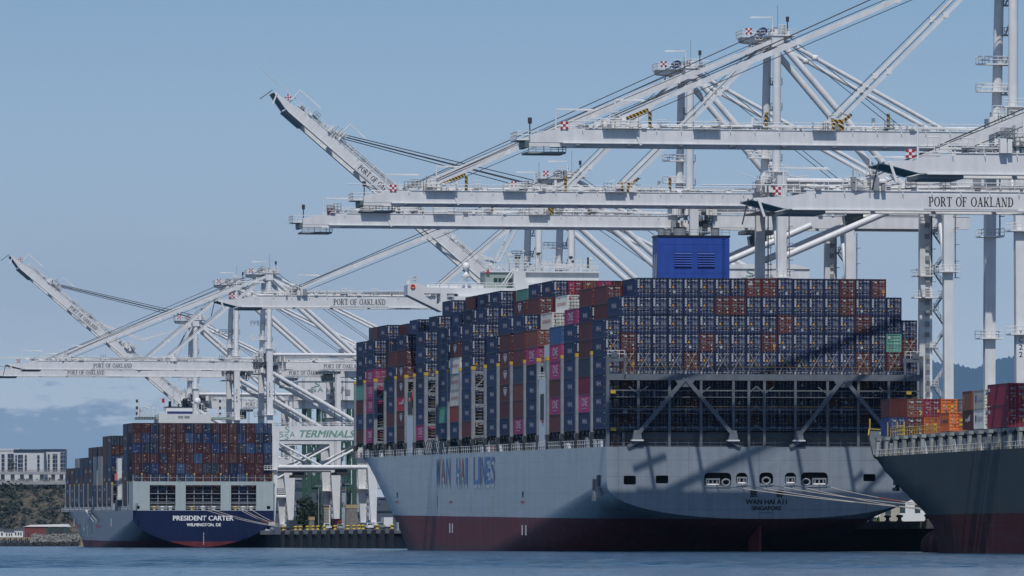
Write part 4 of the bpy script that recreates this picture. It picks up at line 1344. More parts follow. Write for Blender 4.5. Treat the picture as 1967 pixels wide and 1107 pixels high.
for z in (11.1, 11.7): mb.tube((-20.25, 10, z), (-20.25, 225, z), .06, M_SHIPW, 4)
for s in np.arange(10, 225, 2.0): mb.box(-20.28, -20.2, s-.1, s+.1, 10.5, 11.7, M_SHIPW)
s0, s1 = s_of_px(186, AP_CORNER), s_of_px(168, AP_CORNER)
mb.bar((-20.6, s1, 10.8), (-20.9, s0, 7.4), .9, .35, M_SHIPW); mb.bar((-20.8, s1-8, 10.6), (-21.2, s0-8, 7.6), .5, .25, M_LASH)
mb.build('deck_rail', apl)
# deckhouse, funnel and masts
def az_(py): return (HORIZ - py)/6.46 + 1.5
def ax_(px): return ((px - CX)/6.46 - (ap_loc.x - math.sin(AX)*60))/math.cos(AX)
sh = 60.0
mb = MB()
mb.box(ax_(309), ax_(408), sh, sh+14, 30, az_(798), M_SHIPW)
mb.box(ax_(345), ax_(355), sh-.06, sh, az_(806), az_(801.5), M_GREY); mb.box(ax_(357.5), ax_(367.5), sh-.06, sh, az_(806), az_(801.5), M_GREY)
mb.box(ax_(271), ax_(456), sh+3, sh+12, az_(808), az_(803.5), M_PGR)
for q in range(272, 306, 5): mb.box(ax_(q), ax_(q+3.6), sh+2.94, sh+3, az_(806.5), az_(803.8), M_GLASS)
mb.rail((ax_(271), sh+3, az_(803.5)), (ax_(456), sh+3, az_(803.5)), M_SHIPW, step=1.3, h=1.3, t=.12)
mb.build('deckhouse', apl)
mb = MB()
mb.box(ax_(324), ax_(374), sh+2, sh+9, az_(798.5), az_(785), M_SHIPW)
mb.box(ax_(326), ax_(374)+.05, sh+1.94, sh+2, az_(797.5), az_(792.8), mat('funnel_navy_band', (.015, .028, .12), .5))
mb.box(ax_(323.5), ax_(374.5), sh+1.9, sh+9.1, az_(785.5), az_(783.6), M_NAVY)
fn = mb.build('funnel', apl)
for a, b, t in ((330.6, 336, 773), (349, 351.4, 778), (357, 367, 768)):
    mb = MB()
    xm, r = (ax_(a)+ax_(b))/2, (ax_(b)-ax_(a))/2
    mb.tube((xm, sh+5, az_(784)), (xm, sh+5, az_(t)-r*.5), r, M_NAVY, 12)
    mb.lathe((xm, sh+5, az_(t)-r*.5), [(r, 0), (r*.85, r*.35), (r*.5, r*.55), (.01, r*.62)], M_NAVY, 12)
    if b - a > 8: mb.tube((ax_(369), sh+5, az_(784)), (ax_(369), sh+5, az_(778)), r*.45, M_NAVY, 10)
    mb.build('exhaust_pipe', fn)
mb = MB()
for px in (273, 425):
    mb.tube((ax_(px), sh+4, az_(803)), (ax_(px), sh+4, az_(770)), .22, M_SHIPW, 6)
    for py in (773, 786, 797): mb.cbox((ax_(px-3 if px < 300 else px+3), sh+4, az_(py)), .6, .5, .9, M_DARK); mb.bar((ax_(px-3), sh+4, az_(py)), (ax_(px+3), sh+4, az_(py)), .12, .12, M_SHIPW)
mb.lathe((ax_(386), sh+5, az_(798)), [(.3, 0), (.3, 3.0), (.9, 3.3), (1.05, 4.0), (.7, 4.7), (.01, 5)], M_WHITE, 12)
rg_ = random.Random(9)
for q in range(22):
    px = rg_.uniform(276, 452); h = rg_.uniform(.8, 3.4)
    if 322 < px < 376: continue
    mb.tube((ax_(px), sh+6, az_(803)), (ax_(px), sh+6, az_(803)+h+1.2), .1, M_SHIPW, 5)
    if rg_.random() < .5: mb.cbox((ax_(px), sh+6, az_(803)+h+1.2), .9, .4, .3, M_SHIPW)
mb.tube((ax_(342), sh+9, az_(784)), (ax_(342), sh+9, az_(750)), .3, M_SHIPW, 6)
for py in (752, 762, 772): mb.bar((ax_(335), sh+9, az_(py)), (ax_(349), sh+9, az_(py)), .3, .14, M_SHIPW)
mb.cbox((ax_(320), sh+4, az_(772)), .8, .2, 1.3, M_RED)
mb.tube((ax_(321.5), sh+4, az_(800)), (ax_(321.5), sh+4, az_(768)), .08, M_SHIPW, 4)
mb.build('mast_gear', apl)
mb = MB()
s = s_of_px(224, AP_CORNER)
mb.box(-20.4, -17.5, s-4, s+4, 10.5, 13.8, M_DKGREY); mb.box(-20.2, -19.0, s-2.2, s+1.6, 13.8, 26, M_SHIPW); mb.box(-20.25, -20.2, s-1.4, s+.9, 15, 19.5, M_DARK)
mb.box(-20.6, -20.25, s+1.0, s+3.0, 19.5, 21.5, M_ORANGE)
mb.build('engine_casing', apl)

# ------------------------------------------------------------------ the dark green ship in front
LG = 180.0
gs_bow = Vector((62.7, 1010.0, 0))
gs_loc = gs_bow - U2*LG
gs = empty('container_ship', gs_loc, AX)
tag(gs, 'dark green container ship nearest at the frame edge, only its bow in view', 'ship', 'container ships moored at the quay')
M_GS = hull_mat('dark_green_hull_paint', (0.025, 0.039, 0.041), (0.075, 0.020, 0.022), 5.3, .16, .5, (.6, .75), .25)
def gs_zd(y):
    d = LG - y
    return 13.7 + (0 if d > 29 else 4.1 if d < 20 else 4.1*(29-d)/9.0)
GT = [(-4, 95), (0, 90), (3.5, 85), (5.5, 75), (7, 64), (8.5, 55), (9.9, 47), (11.6, 39), (13.7, 31), (17.8, 25)]
GS_ST = [0, 40, 80, 90] + list(np.arange(95, 172, 3.0)) + list(np.arange(172, 180.1, 1.0))
ghull, grows = make_hull(gs, M_GS, 32.2, LG, gs_zd, lambda y: -6.0, lambda y: -10.0, [(z, LG - t) for z, t in GT], [(-4, 174.5), (3.5, 176), (7, 177), (13.7, 180), (17.8, 181.5)], GS_ST, 1.5, lambda y: 2.3, M_DKGREY,
          bulb=((0, LG-1.5, .9), (2.5, 7.5, 2.5)))
mb = MB()                                              # anchor and stem gear
mb.cbox((-8.6, LG-12, 10.6), 1.0, 2.2, 1.6, M_DARK); mb.tube((-8.2, LG-12, 11.6), (-8.9, LG-12, 9.0), .3, M_DARK, 6); mb.bar((-8.9, LG-13.4, 9.2), (-8.9, LG-10.6, 9.2), .5, .5, M_DARK)
mb.build('anchor', gs)
def gx_edge(y):
    best = None
    for row in grows:
        if best is None or abs(row[0][1]-y) < abs(best[1]-y): best = row[0]
    return best[0]
M_STAN = mat('weathered_stanchion_paint', (0.27, 0.29, 0.28), .6, var=.3, vscale=.9, streak=.3)
for k, d in enumerate(np.arange(28.5, 150, 5.9)):
    y = LG - d
    x = -min(gx_edge(y), 15.6)
    mb = MB()                                          # leaning side stanchion: two legs round a tall slot under a head plate
    mb.bar((x+.35, y, 13.4), (x+.55, y+.2, 16.3), .7, .42, M_STAN)
    mb.bar((x+.45, y+1.1, 13.4), (x+.6, y+.9, 16.3), .35, .4, M_STAN)
    mb.box(x+.3, x+.95, y-.3, y+1.3, 16.0, 16.45, M_STAN)
    mb.build('stanchion', gs)
mb = MB()
for d0 in np.arange(28, 150, 3.1):
    xa, xb = -min(gx_edge(LG-d0), 15.7), -min(gx_edge(LG-d0-3.1), 15.7)
    mb.rail((xa+.1, LG-d0, 13.45), (xb+.1, LG-d0-3.1, 13.45), M_SHIPW, step=1.5, h=1.2, t=.065)
    if int(d0) % 2: mb.tube((xa+.15, LG-d0, 13.4), (xa+.4, LG-d0-.5, 14.6), .09, M_YEL, 5)
    mb.box(xa+1.6, xa+2.2, LG-d0-2.6, LG-d0-.6, 13.6, 15.6, rng.choice([M_STAN, M_SHIPW, M_DKGREY, M_LASH]))
mb.build('deck_rail', gs)
mb = MB()
mb.box(-12.6, 12.6, 30, LG-26, 13.3, 16.2, M_DKGREY)
mb.box(-14.2, 14.2, 30, LG-26.0, 16.2, 16.6, M_STAN)
mb.build('hatch_cover', gs)
mb = MB()
for x, d in ((-13.4, 27.0), (-12.2, 25.8), (-10.5, 25.2), (-8.5, 25.2), (-13.6, 30.5), (-13.4, 36)):
    for q in (-.5, .5): mb.tube((x+q, LG-d, 14), (x+q, LG-d, 18.6), .09, M_YEL, 5)
    for z in np.arange(14.4, 18.5, .6): mb.tube((x-.5, LG-d, z), (x+.5, LG-d, z), .06, M_YEL, 4)
mb.rail((-14, LG-32, 16.6), (-14, LG-62, 16.6), M_YEL, step=1.6, h=1.1)
mb.rail((-13.2, LG-24.5, 16.6), (-4, LG-24.5, 16.6), M_YEL, step=1.2, h=1.1)
mb.build('ladder_cage', gs)
mb = MB()
pts = [(-r[0][0], r[0][1], r[0][2]) for r in grows if r[0][1] > LG-24]
for a, b in zip(pts[:-1], pts[1:]):
    mb.tube(a, b, .12, M_YEL, 5)
mb.tube((-13.2, LG-14, 17.6), (-13.2, LG-14, 19.4), .12, M_YEL, 5)
for q in range(5): mb.bar((-13.6+q*.5, LG-23-q, 17.2), (-11.5+q*.5, LG-27-q, 14.0), .22, .22, M_SHIPW)
mb.lathe((-12.6, LG-22.5, 14.0), [(.5, 0), (.5, 1.6), (.8, 2.0), (.7, 2.7), (.01, 3.0)], M_WHITE, 10)
mb.cbox((-12.2, LG-25, 15.4), 1.2, 1.2, 1.8, M_WHITE)
mb.lathe((-6, LG-12, 15.5), [(.4, 0), (.4, 2.5), (.6, 2.6), (0.01, 2.7)], M_SHIPW, 8)
mb.build('forecastle_gear', gs)

# ------------------------------------------------------------------ shipping containers
def cpaint(name, col, fade=.19):
    """container paint: each box a little more or less faded, with dirt runs"""
    key = 'container_' + name
    if key in MATS: return MATS[key]
    m = bpy.data.materials.new(key); m.use_nodes = True
    nt = m.node_tree; b = nt.nodes['Principled BSDF']; Lk = nt.links
    b.inputs['Roughness'].default_value = .55; b.inputs['Specular IOR Level'].default_value = .3
    oi = nt.nodes.new('ShaderNodeObjectInfo')
    r = nt.nodes.new('ShaderNodeMapRange'); r.inputs[3].default_value = 1-fade*1.3; r.inputs[4].default_value = 1+fade*1.8
    Lk.new(oi.outputs['Random'], r.inputs[0])
    tc = nt.nodes.new('ShaderNodeTexCoord'); mp = nt.nodes.new('ShaderNodeMapping'); mp.inputs['Scale'].default_value = (1.6, .8, .25)
    va = nt.nodes.new('ShaderNodeVectorMath'); va.operation = 'ADD'
    Lk.new(tc.outputs['Object'], va.inputs[0]); Lk.new(oi.outputs['Location'], va.inputs[1]); Lk.new(va.outputs[0], mp.inputs[0])
    n = nt.nodes.new('ShaderNodeTexNoise'); n.inputs['Scale'].default_value = 1.0; n.inputs['Detail'].default_value = 6; Lk.new(mp.outputs[0], n.inputs['Vector'])
    r2 = nt.nodes.new('ShaderNodeMapRange'); r2.inputs[1].default_value = .3; r2.inputs[2].default_value = .75; r2.inputs[3].default_value = 1.12; r2.inputs[4].default_value = .80
    Lk.new(n.outputs[0], r2.inputs[0])
    mu = nt.nodes.new('ShaderNodeMath'); mu.operation = 'MULTIPLY'; Lk.new(r.outputs[0], mu.inputs[0]); Lk.new(r2.outputs[0], mu.inputs[1])
    vs = nt.nodes.new('ShaderNodeVectorMath'); vs.operation = 'SCALE'; vs.inputs[0].default_value = col; Lk.new(mu.outputs[0], vs.inputs['Scale'])
    Lk.new(vs.outputs[0], b.inputs['Base Color'])
    MATS[key] = m
    return m

CT = {  # letter: (paint, colour, colour words, logo)
 'N': ('navy', (.014, .026, .074), 'navy', 'wh'),
 'S': ('slate', (.032, .046, .075), 'plain slate blue', None),
 'B': ('blue', (.045, .10, .22), 'faded mid blue', None),
 'M': ('maroon', (.085, .024, .024), 'plain maroon', None),
 'E': ('maroon', (.085, .024, .024), 'maroon white-crested', 'crest'),
 'R': ('crimson', (.19, .012, .040), 'plain crimson', None),
 'P': ('pink', (.30, .036, .125), 'pink', 'one'),
 'W': ('white', (.50, .50, .47), 'white red-lettered', 'redtext'),
 'G': ('teal', (.10, .27, .21), 'pale teal', None),
 'O': ('rust', (.17, .055, .038), 'rusty brown', None),
 'K': ('red', (.36, .025, .05), 'red white-scripted', 'script'),
 'T': ('brick', (.20, .042, .028), 'brick red', None),
 'Q': ('magenta', (.19, .016, .036), 'dark magenta', 'small'),
 'Y': ('orange', (.50, .12, .024), 'orange', 'dark'),
 'D': ('deep_blue', (.022, .045, .15), 'deep blue', None),
 'Z': ('white', (.50, .50, .47), 'white blue-lettered', 'bluetext'),
 'U': ('umber', (.15, .055, .030), 'umber brown', 'vert'),
 'H': ('grey', (.10, .115, .125), 'grey', None),
 'V': ('maroon', (.085, .024, .024), 'maroon white-scripted', 'script'),
}
M_CROD = mat('galvanised_rod', (.17, .18, .20), .45)
M_CWHT = mat('container_white_marks', (.40, .42, .44), .5)
M_CLBL = mat('container_pale_marks', (.26, .29, .34), .5)
M_CORG = mat('container_orange_label', (.55, .25, .02), .5)
M_CRED = mat('container_red_marks', (.42, .03, .04), .5)
M_CBLU = mat('container_blue_marks', (.03, .08, .32), .5)
M_LOGO = mat('container_logo_white', (.66, .68, .70), .5)
_cm = {}
def cont_meshes(t, L, h, plain_end=False, variant=0):
    """(body, door leaves, logo) meshes of one kind of container: origin at the middle of the sill of its door end, doors facing -y"""
    key = (t, L, h, plain_end, variant)
    if key in _cm: return _cm[key]
    pname, col, _w, logo = CT[t]
    P = cpaint(pname, col)
    w = 2.438/2
    mb = MB()
    # corner posts and rails
    for x in (-w, w):
        for y in (0, L):
            a, b_ = (x, x+.16) if x < 0 else (x-.16, x)
            c, d = (y, y+.16) if y == 0 else (y-.16, y)
            mb.box(a, b_, c, d, 0, h, P)
        a, b_ = (x, x+.12) if x < 0 else (x-.12, x)
        mb.box(a, b_, .16, L-.16, 0, .16, P); mb.box(a, b_, .16, L-.16, h-.12, h, P)
    for y in (0, L):
        c, d = (y, y+.14) if y == 0 else (y-.14, y)
        mb.box(-w+.16, w-.16, c, d, 0, .15, P); mb.box(-w+.16, w-.16, c, d, h-.13, h, P)
    # corrugated side walls, roof, front wall
    n = int(L/.56)
    ys = np.linspace(.16, L-.16, n*4+1)
    for sx in (-1, 1):
        prof = [(sx*(w-(.015 if (i % 4) in (0, 1) else .055)), y) for i, y in enumerate(ys)]
        v = [(x, y, .16) for x, y in prof] + [(x, y, h-.12) for x, y in prof]
        k = len(prof)
        mb.faces(v, [((i, k+i, k+i+1, i+1) if sx < 0 else (i, i+1, k+i+1, k+i)) for i in range(k-1)], P)
    mb.poly([(-w+.1, .1, h-.02), (w-.1, .1, h-.02), (w-.1, L-.1, h-.02), (-w+.1, L-.1, h-.02)], P)
    mb.poly([(-w+.1, .1, .05), (-w+.1, L-.1, .05), (w-.1, L-.1, .05), (w-.1, .1, .05)], P)
    def corr_end(y, sgn):
        xs = np.linspace(-w+.16, w-.16, 37)
        v = [(x, y + sgn*(.02 if (i % 4) in (0, 1) else .06), .15) for i, x in enumerate(xs)]
        v += [(a, b_, h-.13) for a, b_, c in v]
        k = len(xs)
        mb.faces(v, [(i, i+1, k+i+1, k+i) for i in range(k-1)], P)
    corr_end(L, -1)
    if plain_end: corr_end(0, 1)
    body = mb.build('shipping_container', data_only=True)
    doors = []
    if not plain_end:
        for sd in (0, 1):
            mb = MB()
            x0, x1 = (-w+.15, -.012) if sd == 0 else (.012, w-.15)
            # leaf with horizontal pressings
            zs = np.linspace(.15, h-.13, 21)
            v = [(x0, .05 + (.0 if (i % 4) in (0, 1) else .045), z) for i, z in enumerate(zs)] + [(x1, .05 + (.0 if (i % 4) in (0, 1) else .045), z) for i, z in enumerate(zs)]
            k = len(zs)
            mb.faces(v, [(i, k+i, k+i+1, i+1) for i in range(k-1)], P)
            W_ = x1 - x0
            for f in (.3, .74):
                mb.box(x0+W_*f-.032, x0+W_*f+.032, -.02, .04, .06, h-.05, M_CROD)
                for z in (.32, .95, 1.75, h-.42): mb.box(x0+W_*f-.09, x0+W_*f+.09, -.03, .04, z, z+.10, M_CROD if t in 'NSBDGH' else P)
                mb.box(x0+W_*f, x0+W_*f+.28, -.05, -.01, 1.02, 1.09, M_CROD)
            q = -.035
            def lab(xa, xb, za, zb, m_): mb.box(x0+W_*xa, x0+W_*xb, q, q+.03, za*h, zb*h, m_)
            if t == 'N':
                if sd == 0:
                    for i in range(4): lab(.02, .26, .44+.12*i, .54+.12*i, M_CWHT)
                    if variant != 3: lab(.50, .74, .44, .56, M_CORG if variant != 2 else M_CWHT)
                    if variant == 1: lab(.62, .98, .16, .30, M_CWHT)
                    lab(.56, .66, .80, .86, M_CWHT); lab(.06, .2, .22, .32, M_CLBL); lab(.4, .7, .26, .29, M_CLBL)
                else:
                    mb.shape2d(font_polys('WH'), (x0+W_*.14, q-.003, h*.42), (1,0,0), (0,0,1), W_*.74, h*.19, M_CLBL)
                    lab(.1, .44, .85, .88, M_CWHT); lab(.52, .95, .85, .88, M_CWHT); lab(.6, .9, .79, .81, M_CWHT)
                    if variant != 2: lab(.76, .90, .21, .29, M_CORG)
                    if variant == 4: lab(.02, .34, .10, .24, M_CWHT)
                    lab(.15, .5, .25, .28, M_CLBL); lab(.1, .5, .13, .15, M_CLBL)
            elif t == 'G':
                if sd == 0: lab(.1, .45, .72, .88, M_CWHT)
                else: lab(.5, .8, .85, .88, M_CWHT)
            elif t in 'WZ':
                if sd == 0: lab(.1, .45, .76, .86, M_CRED if t == 'W' else M_CBLU); lab(.3, .44, .45, .55, M_DARK); lab(.2, .3, .15, .25, M_DARK)
                else: lab(.5, .9, .80, .86, M_DARK); lab(.75, .95, .12, .24, M_CORG); lab(.2, .6, .16, .19, M_DARK)
            elif t == 'Y':
                if sd == 0: lab(.2, .35, .55, .66, M_CWHT); lab(.55, .75, .52, .60, M_YEL); lab(.55, .7, .26, .36, M_DARK)
                else: lab(.2, .6, .52, .66, M_YEL); lab(.2, .6, .30, .42, M_YEL); lab(.2, .7, .84, .87, M_DARK)
            elif t in 'PQR':
                if sd == 0:
                    mb.shape2d(font_polys('ONE'), (x0+W_*.1, q-.003, h*.70), (1,0,0), (0,0,1), W_*.5, h*.10, M_CWHT)
                    lab(.5, .66, .36, .44, M_CORG); lab(.15, .3, .2, .28, M_CLBL); lab(.1, .8, .52, .54, M_CWHT)
                else:
                    lab(.15, .9, .80, .83, M_CWHT); lab(.4, .7, .73, .75, M_CWHT); lab(.65, .95, .25, .42, M_CORG if t == 'Q' else P); lab(.1, .8, .52, .54, M_CLBL); lab(.2, .7, .46, .48, M_CWHT)
            else:
                if variant == 1 and sd == 1: lab(.5, .9, .22, .40, M_CORG)
                if variant == 2 and sd == 0: lab(.15, .8, .62, .74, M_CWHT)
                hi = M_CWHT if t in 'MEOVTU' else M_CLBL
                if sd == 0:
                    lab(.40, .72, .76, .86, hi); lab(.08, .34, .85, .88, hi); lab(.06, .9, .50, .52, M_CLBL); lab(.5, .62, .38, .42, M_CORG); lab(.1, .8, .56, .575, M_CLBL); lab(.42, .56, .16, .24, hi)
                else:
                    lab(.12, .86, .84, .87, hi); lab(.3, .8, .78, .80, hi); lab(.1, .9, .50, .52, M_CLBL); lab(.55, .75, .28, .37, hi); lab(.1, .85, .42, .435, M_CLBL); lab(.62, .8, .1, .17, hi)
                    if t in 'OU': lab(.7, .95, .16, .33, M_CORG)
            doors.append(mb.build('door', data_only=True))
    lg = None
    if logo:
        mb = MB(); X = -w - .01
        EX, EZ = (0, -1, 0), (0, 0, 1)
        tall = h > 2.7
        if logo == 'wh':
            mb.shape2d(font_polys('W'), (X, L*.69, h*.36), EX, EZ, L*.17, h*.28, M_LOGO)
            mb.shape2d(font_polys('H'), (X, L*.50, h*.36), EX, EZ, L*.13, h*.28, M_LOGO)
            mb.shape2d(font_polys('L'), (X, L*.36, h*.36), EX, EZ, L*.10, h*.28, M_CRED)
            mb.poly([(X, L*.12, h*.88), (X, L*.04, h*.88), (X, L*.04, h*.92), (X, L*.12, h*.92)], M_LOGO)
            mb.poly([(X, L*.10, h*.24), (X, L*.05, h*.24), (X, L*.05, h*.32), (X, L*.10, h*.32)], M_CORG)
        elif logo == 'one':
            mb.shape2d(font_polys('ONE'), (X, L*.72, h*.34), EX, EZ, L*.42, h*.46, M_LOGO)
            mb.poly([(X, L*.70, h*.20), (X, L*.34, h*.20), (X, L*.34, h*.24), (X, L*.70, h*.24)], M_CWHT)
        elif logo == 'redtext':
            mb.shape2d(font_polys('DONGJIN'), (X, L*.88, h*.36), EX, EZ, L*.72, h*.26, M_CRED)
            mb.poly([(X, L*.84, h*.86), (X, L*.62, h*.86), (X, L*.62, h*.89), (X, L*.84, h*.89)], M_CRED)
        elif logo == 'bluetext':
            mb.poly([(X, L*.86, h*.42), (X, L*.72, h*.42), (X, L*.72, h*.72), (X, L*.86, h*.72)], M_CBLU)
            for i in range(4): mb.poly([(X, L*(.62-.14*i), h*.46), (X, L*(.52-.14*i), h*.46), (X, L*(.52-.14*i), h*.64), (X, L*(.62-.14*i), h*.64)], M_CWHT)
        elif logo == 'dark':
            mb.poly([(X, L*.93, h*.42), (X, L*.82, h*.42), (X, L*.80, h*.74), (X, L*.90, h*.74)], M_CBLU)
            for i, zz in enumerate((.48, .5, .46, .5)): mb.poly([(X, L*(.66-.14*i), h*zz), (X, L*(.57-.14*i), h*(zz-.02)), (X, L*(.56-.14*i), h*(zz+.14)), (X, L*(.65-.14*i), h*(zz+.14))], M_DARK)
        elif logo == 'crest':
            ps = [(.36, .84), (.64, .84), (.64, .80), (.36, .80)]
            mb.poly([(X, L*a, h*b_) for a, b_ in ps], M_LOGO)
            for a0, a1, zb in ((.66, .58, .40), (.56, .52, .30), (.48, .44, .30), (.42, .34, .40)):
                mb.poly([(X, L*a0, h*.74), (X, L*a1, h*.74), (X, L*((a1+.5)/2), h*zb), (X, L*((a0+.5)/2), h*zb)], M_LOGO)
            mb.poly([(X, L*.12, h*.84), (X, L*.05, h*.84), (X, L*.05, h*.9), (X, L*.12, h*.9)], M_LOGO)
        elif logo == 'script':
            for i, (a, z0, z1) in enumerate(((.72, .42, .60), (.62, .46, .58), (.52, .38, .62), (.42, .44, .70), (.33, .44, .78))):
                mb.poly([(X, L*a, h*z0), (X, L*(a-.075), h*(z0+.02)), (X, L*(a-.10), h*z1), (X, L*(a-.03), h*(z1-.03))], M_LOGO)
        elif logo == 'small':
            mb.poly([(X, L*.95, h*.66), (X, L*.87, h*.66), (X, L*.87, h*.82), (X, L*.95, h*.82)], M_LOGO)
            mb.poly([(X, L*.07, h*.28), (X, L*.03, h*.28), (X, L*.03, h*.42), (X, L*.07, h*.42)], M_CORG)
        elif logo == 'vert':
            for i in range(9): mb.poly([(X, L*.88, h*(.3+.06*i)), (X, L*.82, h*(.3+.06*i)), (X, L*.82, h*(.34+.06*i)), (X, L*.88, h*(.34+.06*i))], M_CWHT)
        lg = mb.build('logo', data_only=True)
    _cm[key] = (body, doors, lg)
    return _cm[key]

ORD = ['zeroth', 'first', 'second', 'third', 'fourth', 'fifth', 'sixth', 'seventh', 'eighth', 'ninth', 'tenth', 'eleventh', 'twelfth', 'thirteenth', 'fourteenth', 'fifteenth', 'sixteenth', 'seventeenth', 'eighteenth', 'nineteenth', 'twentieth']
boxes = []     # every container aboard: matrix, x, y, z, length, height, kind, label, weight, plain end
# the grey ship: bays from the stern, port column top to bottom, and the heights of the rows inboard of it
BAYS = [  # (post interval, port column, row heights from row 1, special boxes {(row, tier): kind})
 (0, 'NNNNNM', None, {}),
 (1, 'MMSRPN', [8, 8, 8], {(1, 8): 'M', (1, 7): 'M', (2, 8): 'M'}),
 (2, 'NNNNNN', [8, 8, 8], {(1, 8): 'M', (1, 7): 'N', (2, 8): 'M'}),
 (3, 'BPPMPM', [7, 8, 8], {(1, 7): 'P'}),
 (5, 'OPNNNN', [7, 8, 8], {(1, 7): 'W', (2, 8): 'W', (1, 6): 'P'}),
 (6, 'NMMSOMP', [8, 9, 9], {(1, 8): 'M', (3, 9): 'R', (4, 9): 'O', (5, 9): 'P', (6, 9): 'M', (2, 9): 'N'}),
 (7, 'NMEEEMN', [8, 9, 9], {(1, 8): 'E'}),
 (8, 'NNNNNN', [6, 8, 9], {(3, 9): 'G'}),
 (9, '', [6, 6, 9], {(3, 9): 'G'}),
 (10, 'NNNNNNM', [8, 9, 9], {}),
 (11, 'NEWWWTN', [8, 9, 9], {(3, 9): 'M'}),
 (12, 'NNNNNGN', [8, 9, 9], {}),
 (13, '', [0, 7, 8], {}),
 (14, 'NNNNNNP', [8, 9, 9], {}),
 (16, 'NMEEKEM', [8, 8, 8], {}),
 (17, 'MNNNMN', [7, 8, 8], {}),
 (18, '', [6, 8, 8], {(1, 6): 'P', (1, 5): 'P'}),
 (19, 'NNPPPNP', [8, 8, 8], {}),
 (20, 'NNNGMNM', [8, 8, 8], {(1, 8): 'M'}),
]
STERN = {  # tier from the top of the full rows -> kinds from the port edge, '.' = nothing there
 1: '..NNNNNNNMMNNNNMNM..',
 2: '.NNNNNNMMNNNNNNMNNN.',
 3: 'NNNNNNNNNNNMNNNNMNNN',
 4: 'NMNNNNMNNNMNNNNNNNGM',
 5: 'NMNNNMNNNNNNNNNNMNMN',
 6: 'NMNNNNNNNNMNNNNNMNNN',
 7: 'NNNNNMNNNNNNNNMNNNNN',
 8: 'NMNNNNNNNMNNNNNNMNNN',
 9: '.NNNMNNNNNNNMNNNNNN.',
}
crg = random.Random(21)
TIER = 2.9
def inner(): return crg.choice('NNNNNNMMNS')
for i, col, hts, special in BAYS:
    s0, s1 = PS[i] if i else .0, PS[i+1]
    y0 = (s0 + s1)/2 - 12.19/2
    if i == 0: y0 = 3.4
    bay_words = ORD[len([b for b in BAYS if b[0] <= i])]
    if i == 0:
        for t in range(1, 10):
            for c, k in enumerate(STERN[t]):
                if k == '.': continue
                if c in (0, 19): z = WH_BASE + (8-t)*TIER + .05
                else: z = 17.22 + (9-t)*TIER
                if c in (0, 19) and t > 8: continue
                x = -25.2 + 1.26 + c*2.52
                if c < 10: where = '%s column from the port corner' % ORD[c+1]
                else: where = '%s column from the quay side' % ORD[20-c]
                lab_ = '%s container, grey ship\'s stern, %s tier from top, %s' % (CT[k][2], ORD[t], where)
                if t >= 6 and not (c in (0, 19)): lab_ = '%s container behind stern lattice, %s tier from top, %s' % (CT[k][2], ORD[t], where)
                boxes.append((WHM, x, y0, z, 12.19, 2.87, k, lab_, .5 if t >= 6 else 1.0, False))
                if c == 0 and t == 8: pass
        continue
    n0 = len(col)
    for r in range(20):
        rr = min(r, 19-r)
        hgt = n0 if rr == 0 else hts[min(rr, 3)-1]
        if r == 19 and n0 == 0: hgt = 6
        for t in range(1, hgt+1):
            k = col[n0-t] if r == 0 else special.get((r, t)) or inner()
            z = WH_BASE + (t-1)*TIER
            x = -25.2 + 1.26 + r*2.52
            if r == 0: lab_ = '%s container on grey ship\'s port side, %s stack from stern, %s tier up' % (CT[k][2], bay_words, ORD[t])
            else: lab_ = '%s container on grey ship, %s bay from stern, %s row inboard, %s tier up' % (CT[k][2], bay_words, ORD[r], ORD[t])
            boxes.append((WHM, x, y0, z, 12.19, 2.87, k, lab_, 1.0, False))
# the green ship's bow stacks
GSM = Matrix.Translation(gs_loc) @ Matrix.Rotation(AX, 4, 'Z')
GX, GZ = -14.0 + 1.22, 16.7
def gbox(d1, L, row, tier, k, lab_, h=2.59, plain=False, zb=GZ):
    boxes.append((GSM, GX + row*2.5, LG - d1, zb + tier*(h+.06), L, h, k, lab_, 3.0, plain))
gbox(31.2, 6.06, 0, 0, 'D', 'deep blue short container at the foremost stack on the green ship')
gbox(31.2, 6.06, 0, 1, 'M', 'maroon container with plain corrugated end, on the deep blue one', plain=True)
gbox(31.2, 6.06, 1, 0, 'V', 'maroon container with white script beside the deep blue one', zb=GZ)
gbox(31.2, 6.06, 1, 1, 'O', 'rusty brown container above the maroon one, green ship\'s foremost stack')
gbox(31.2, 6.06, 2, 0, 'Y', 'orange container under the dark magenta one in the green ship\'s foremost row')
gbox(31.2, 6.06, 2, 1, 'Q', 'dark magenta container between brown and orange ones on the green ship\'s foremost row')
gbox(31.2, 6.06, 3, 0, 'M', 'maroon container below the topmost orange one on the green ship')
gbox(31.2, 6.06, 3, 1, 'Y', 'orange container on the upper tier of the green ship\'s foremost row')
gbox(31.2, 6.06, 4, 1, 'H', 'grey container beside the upper orange one on the green ship')
gbox(31.2, 6.06, 4, 0, 'H', 'grey container, lower tier, fifth row of the green ship\'s foremost bay')
gbox(70.0, 6.06, 0, 0, 'Y', 'single orange container with dark lettering on its side, standing alone on the hatch')
gbox(84.2, 6.06, 0, 0, 'V', 'maroon container with white script under the umber brown one')
gbox(84.2, 6.06, 0, 1, 'U', 'umber brown container on top of a maroon one on the green ship')
gbox(91.0, 6.06, 0, 0, 'Z', 'lower of the two stacked white containers on the green ship')
gbox(91.0, 6.06, 0, 1, 'Z', 'upper of the two stacked white containers on the green ship')
for tr_, wd in ((0, 'lower'), (1, 'upper')):
    gbox(105.5, 12.19, 0, tr_, 'Q', '%s of the two long dark magenta containers nearest the green ship\'s rail' % wd, 2.87)
    gbox(105.5, 12.19, 1, tr_, 'Q', '%s dark magenta container, second row, behind the nearest long ones' % wd, 2.87)
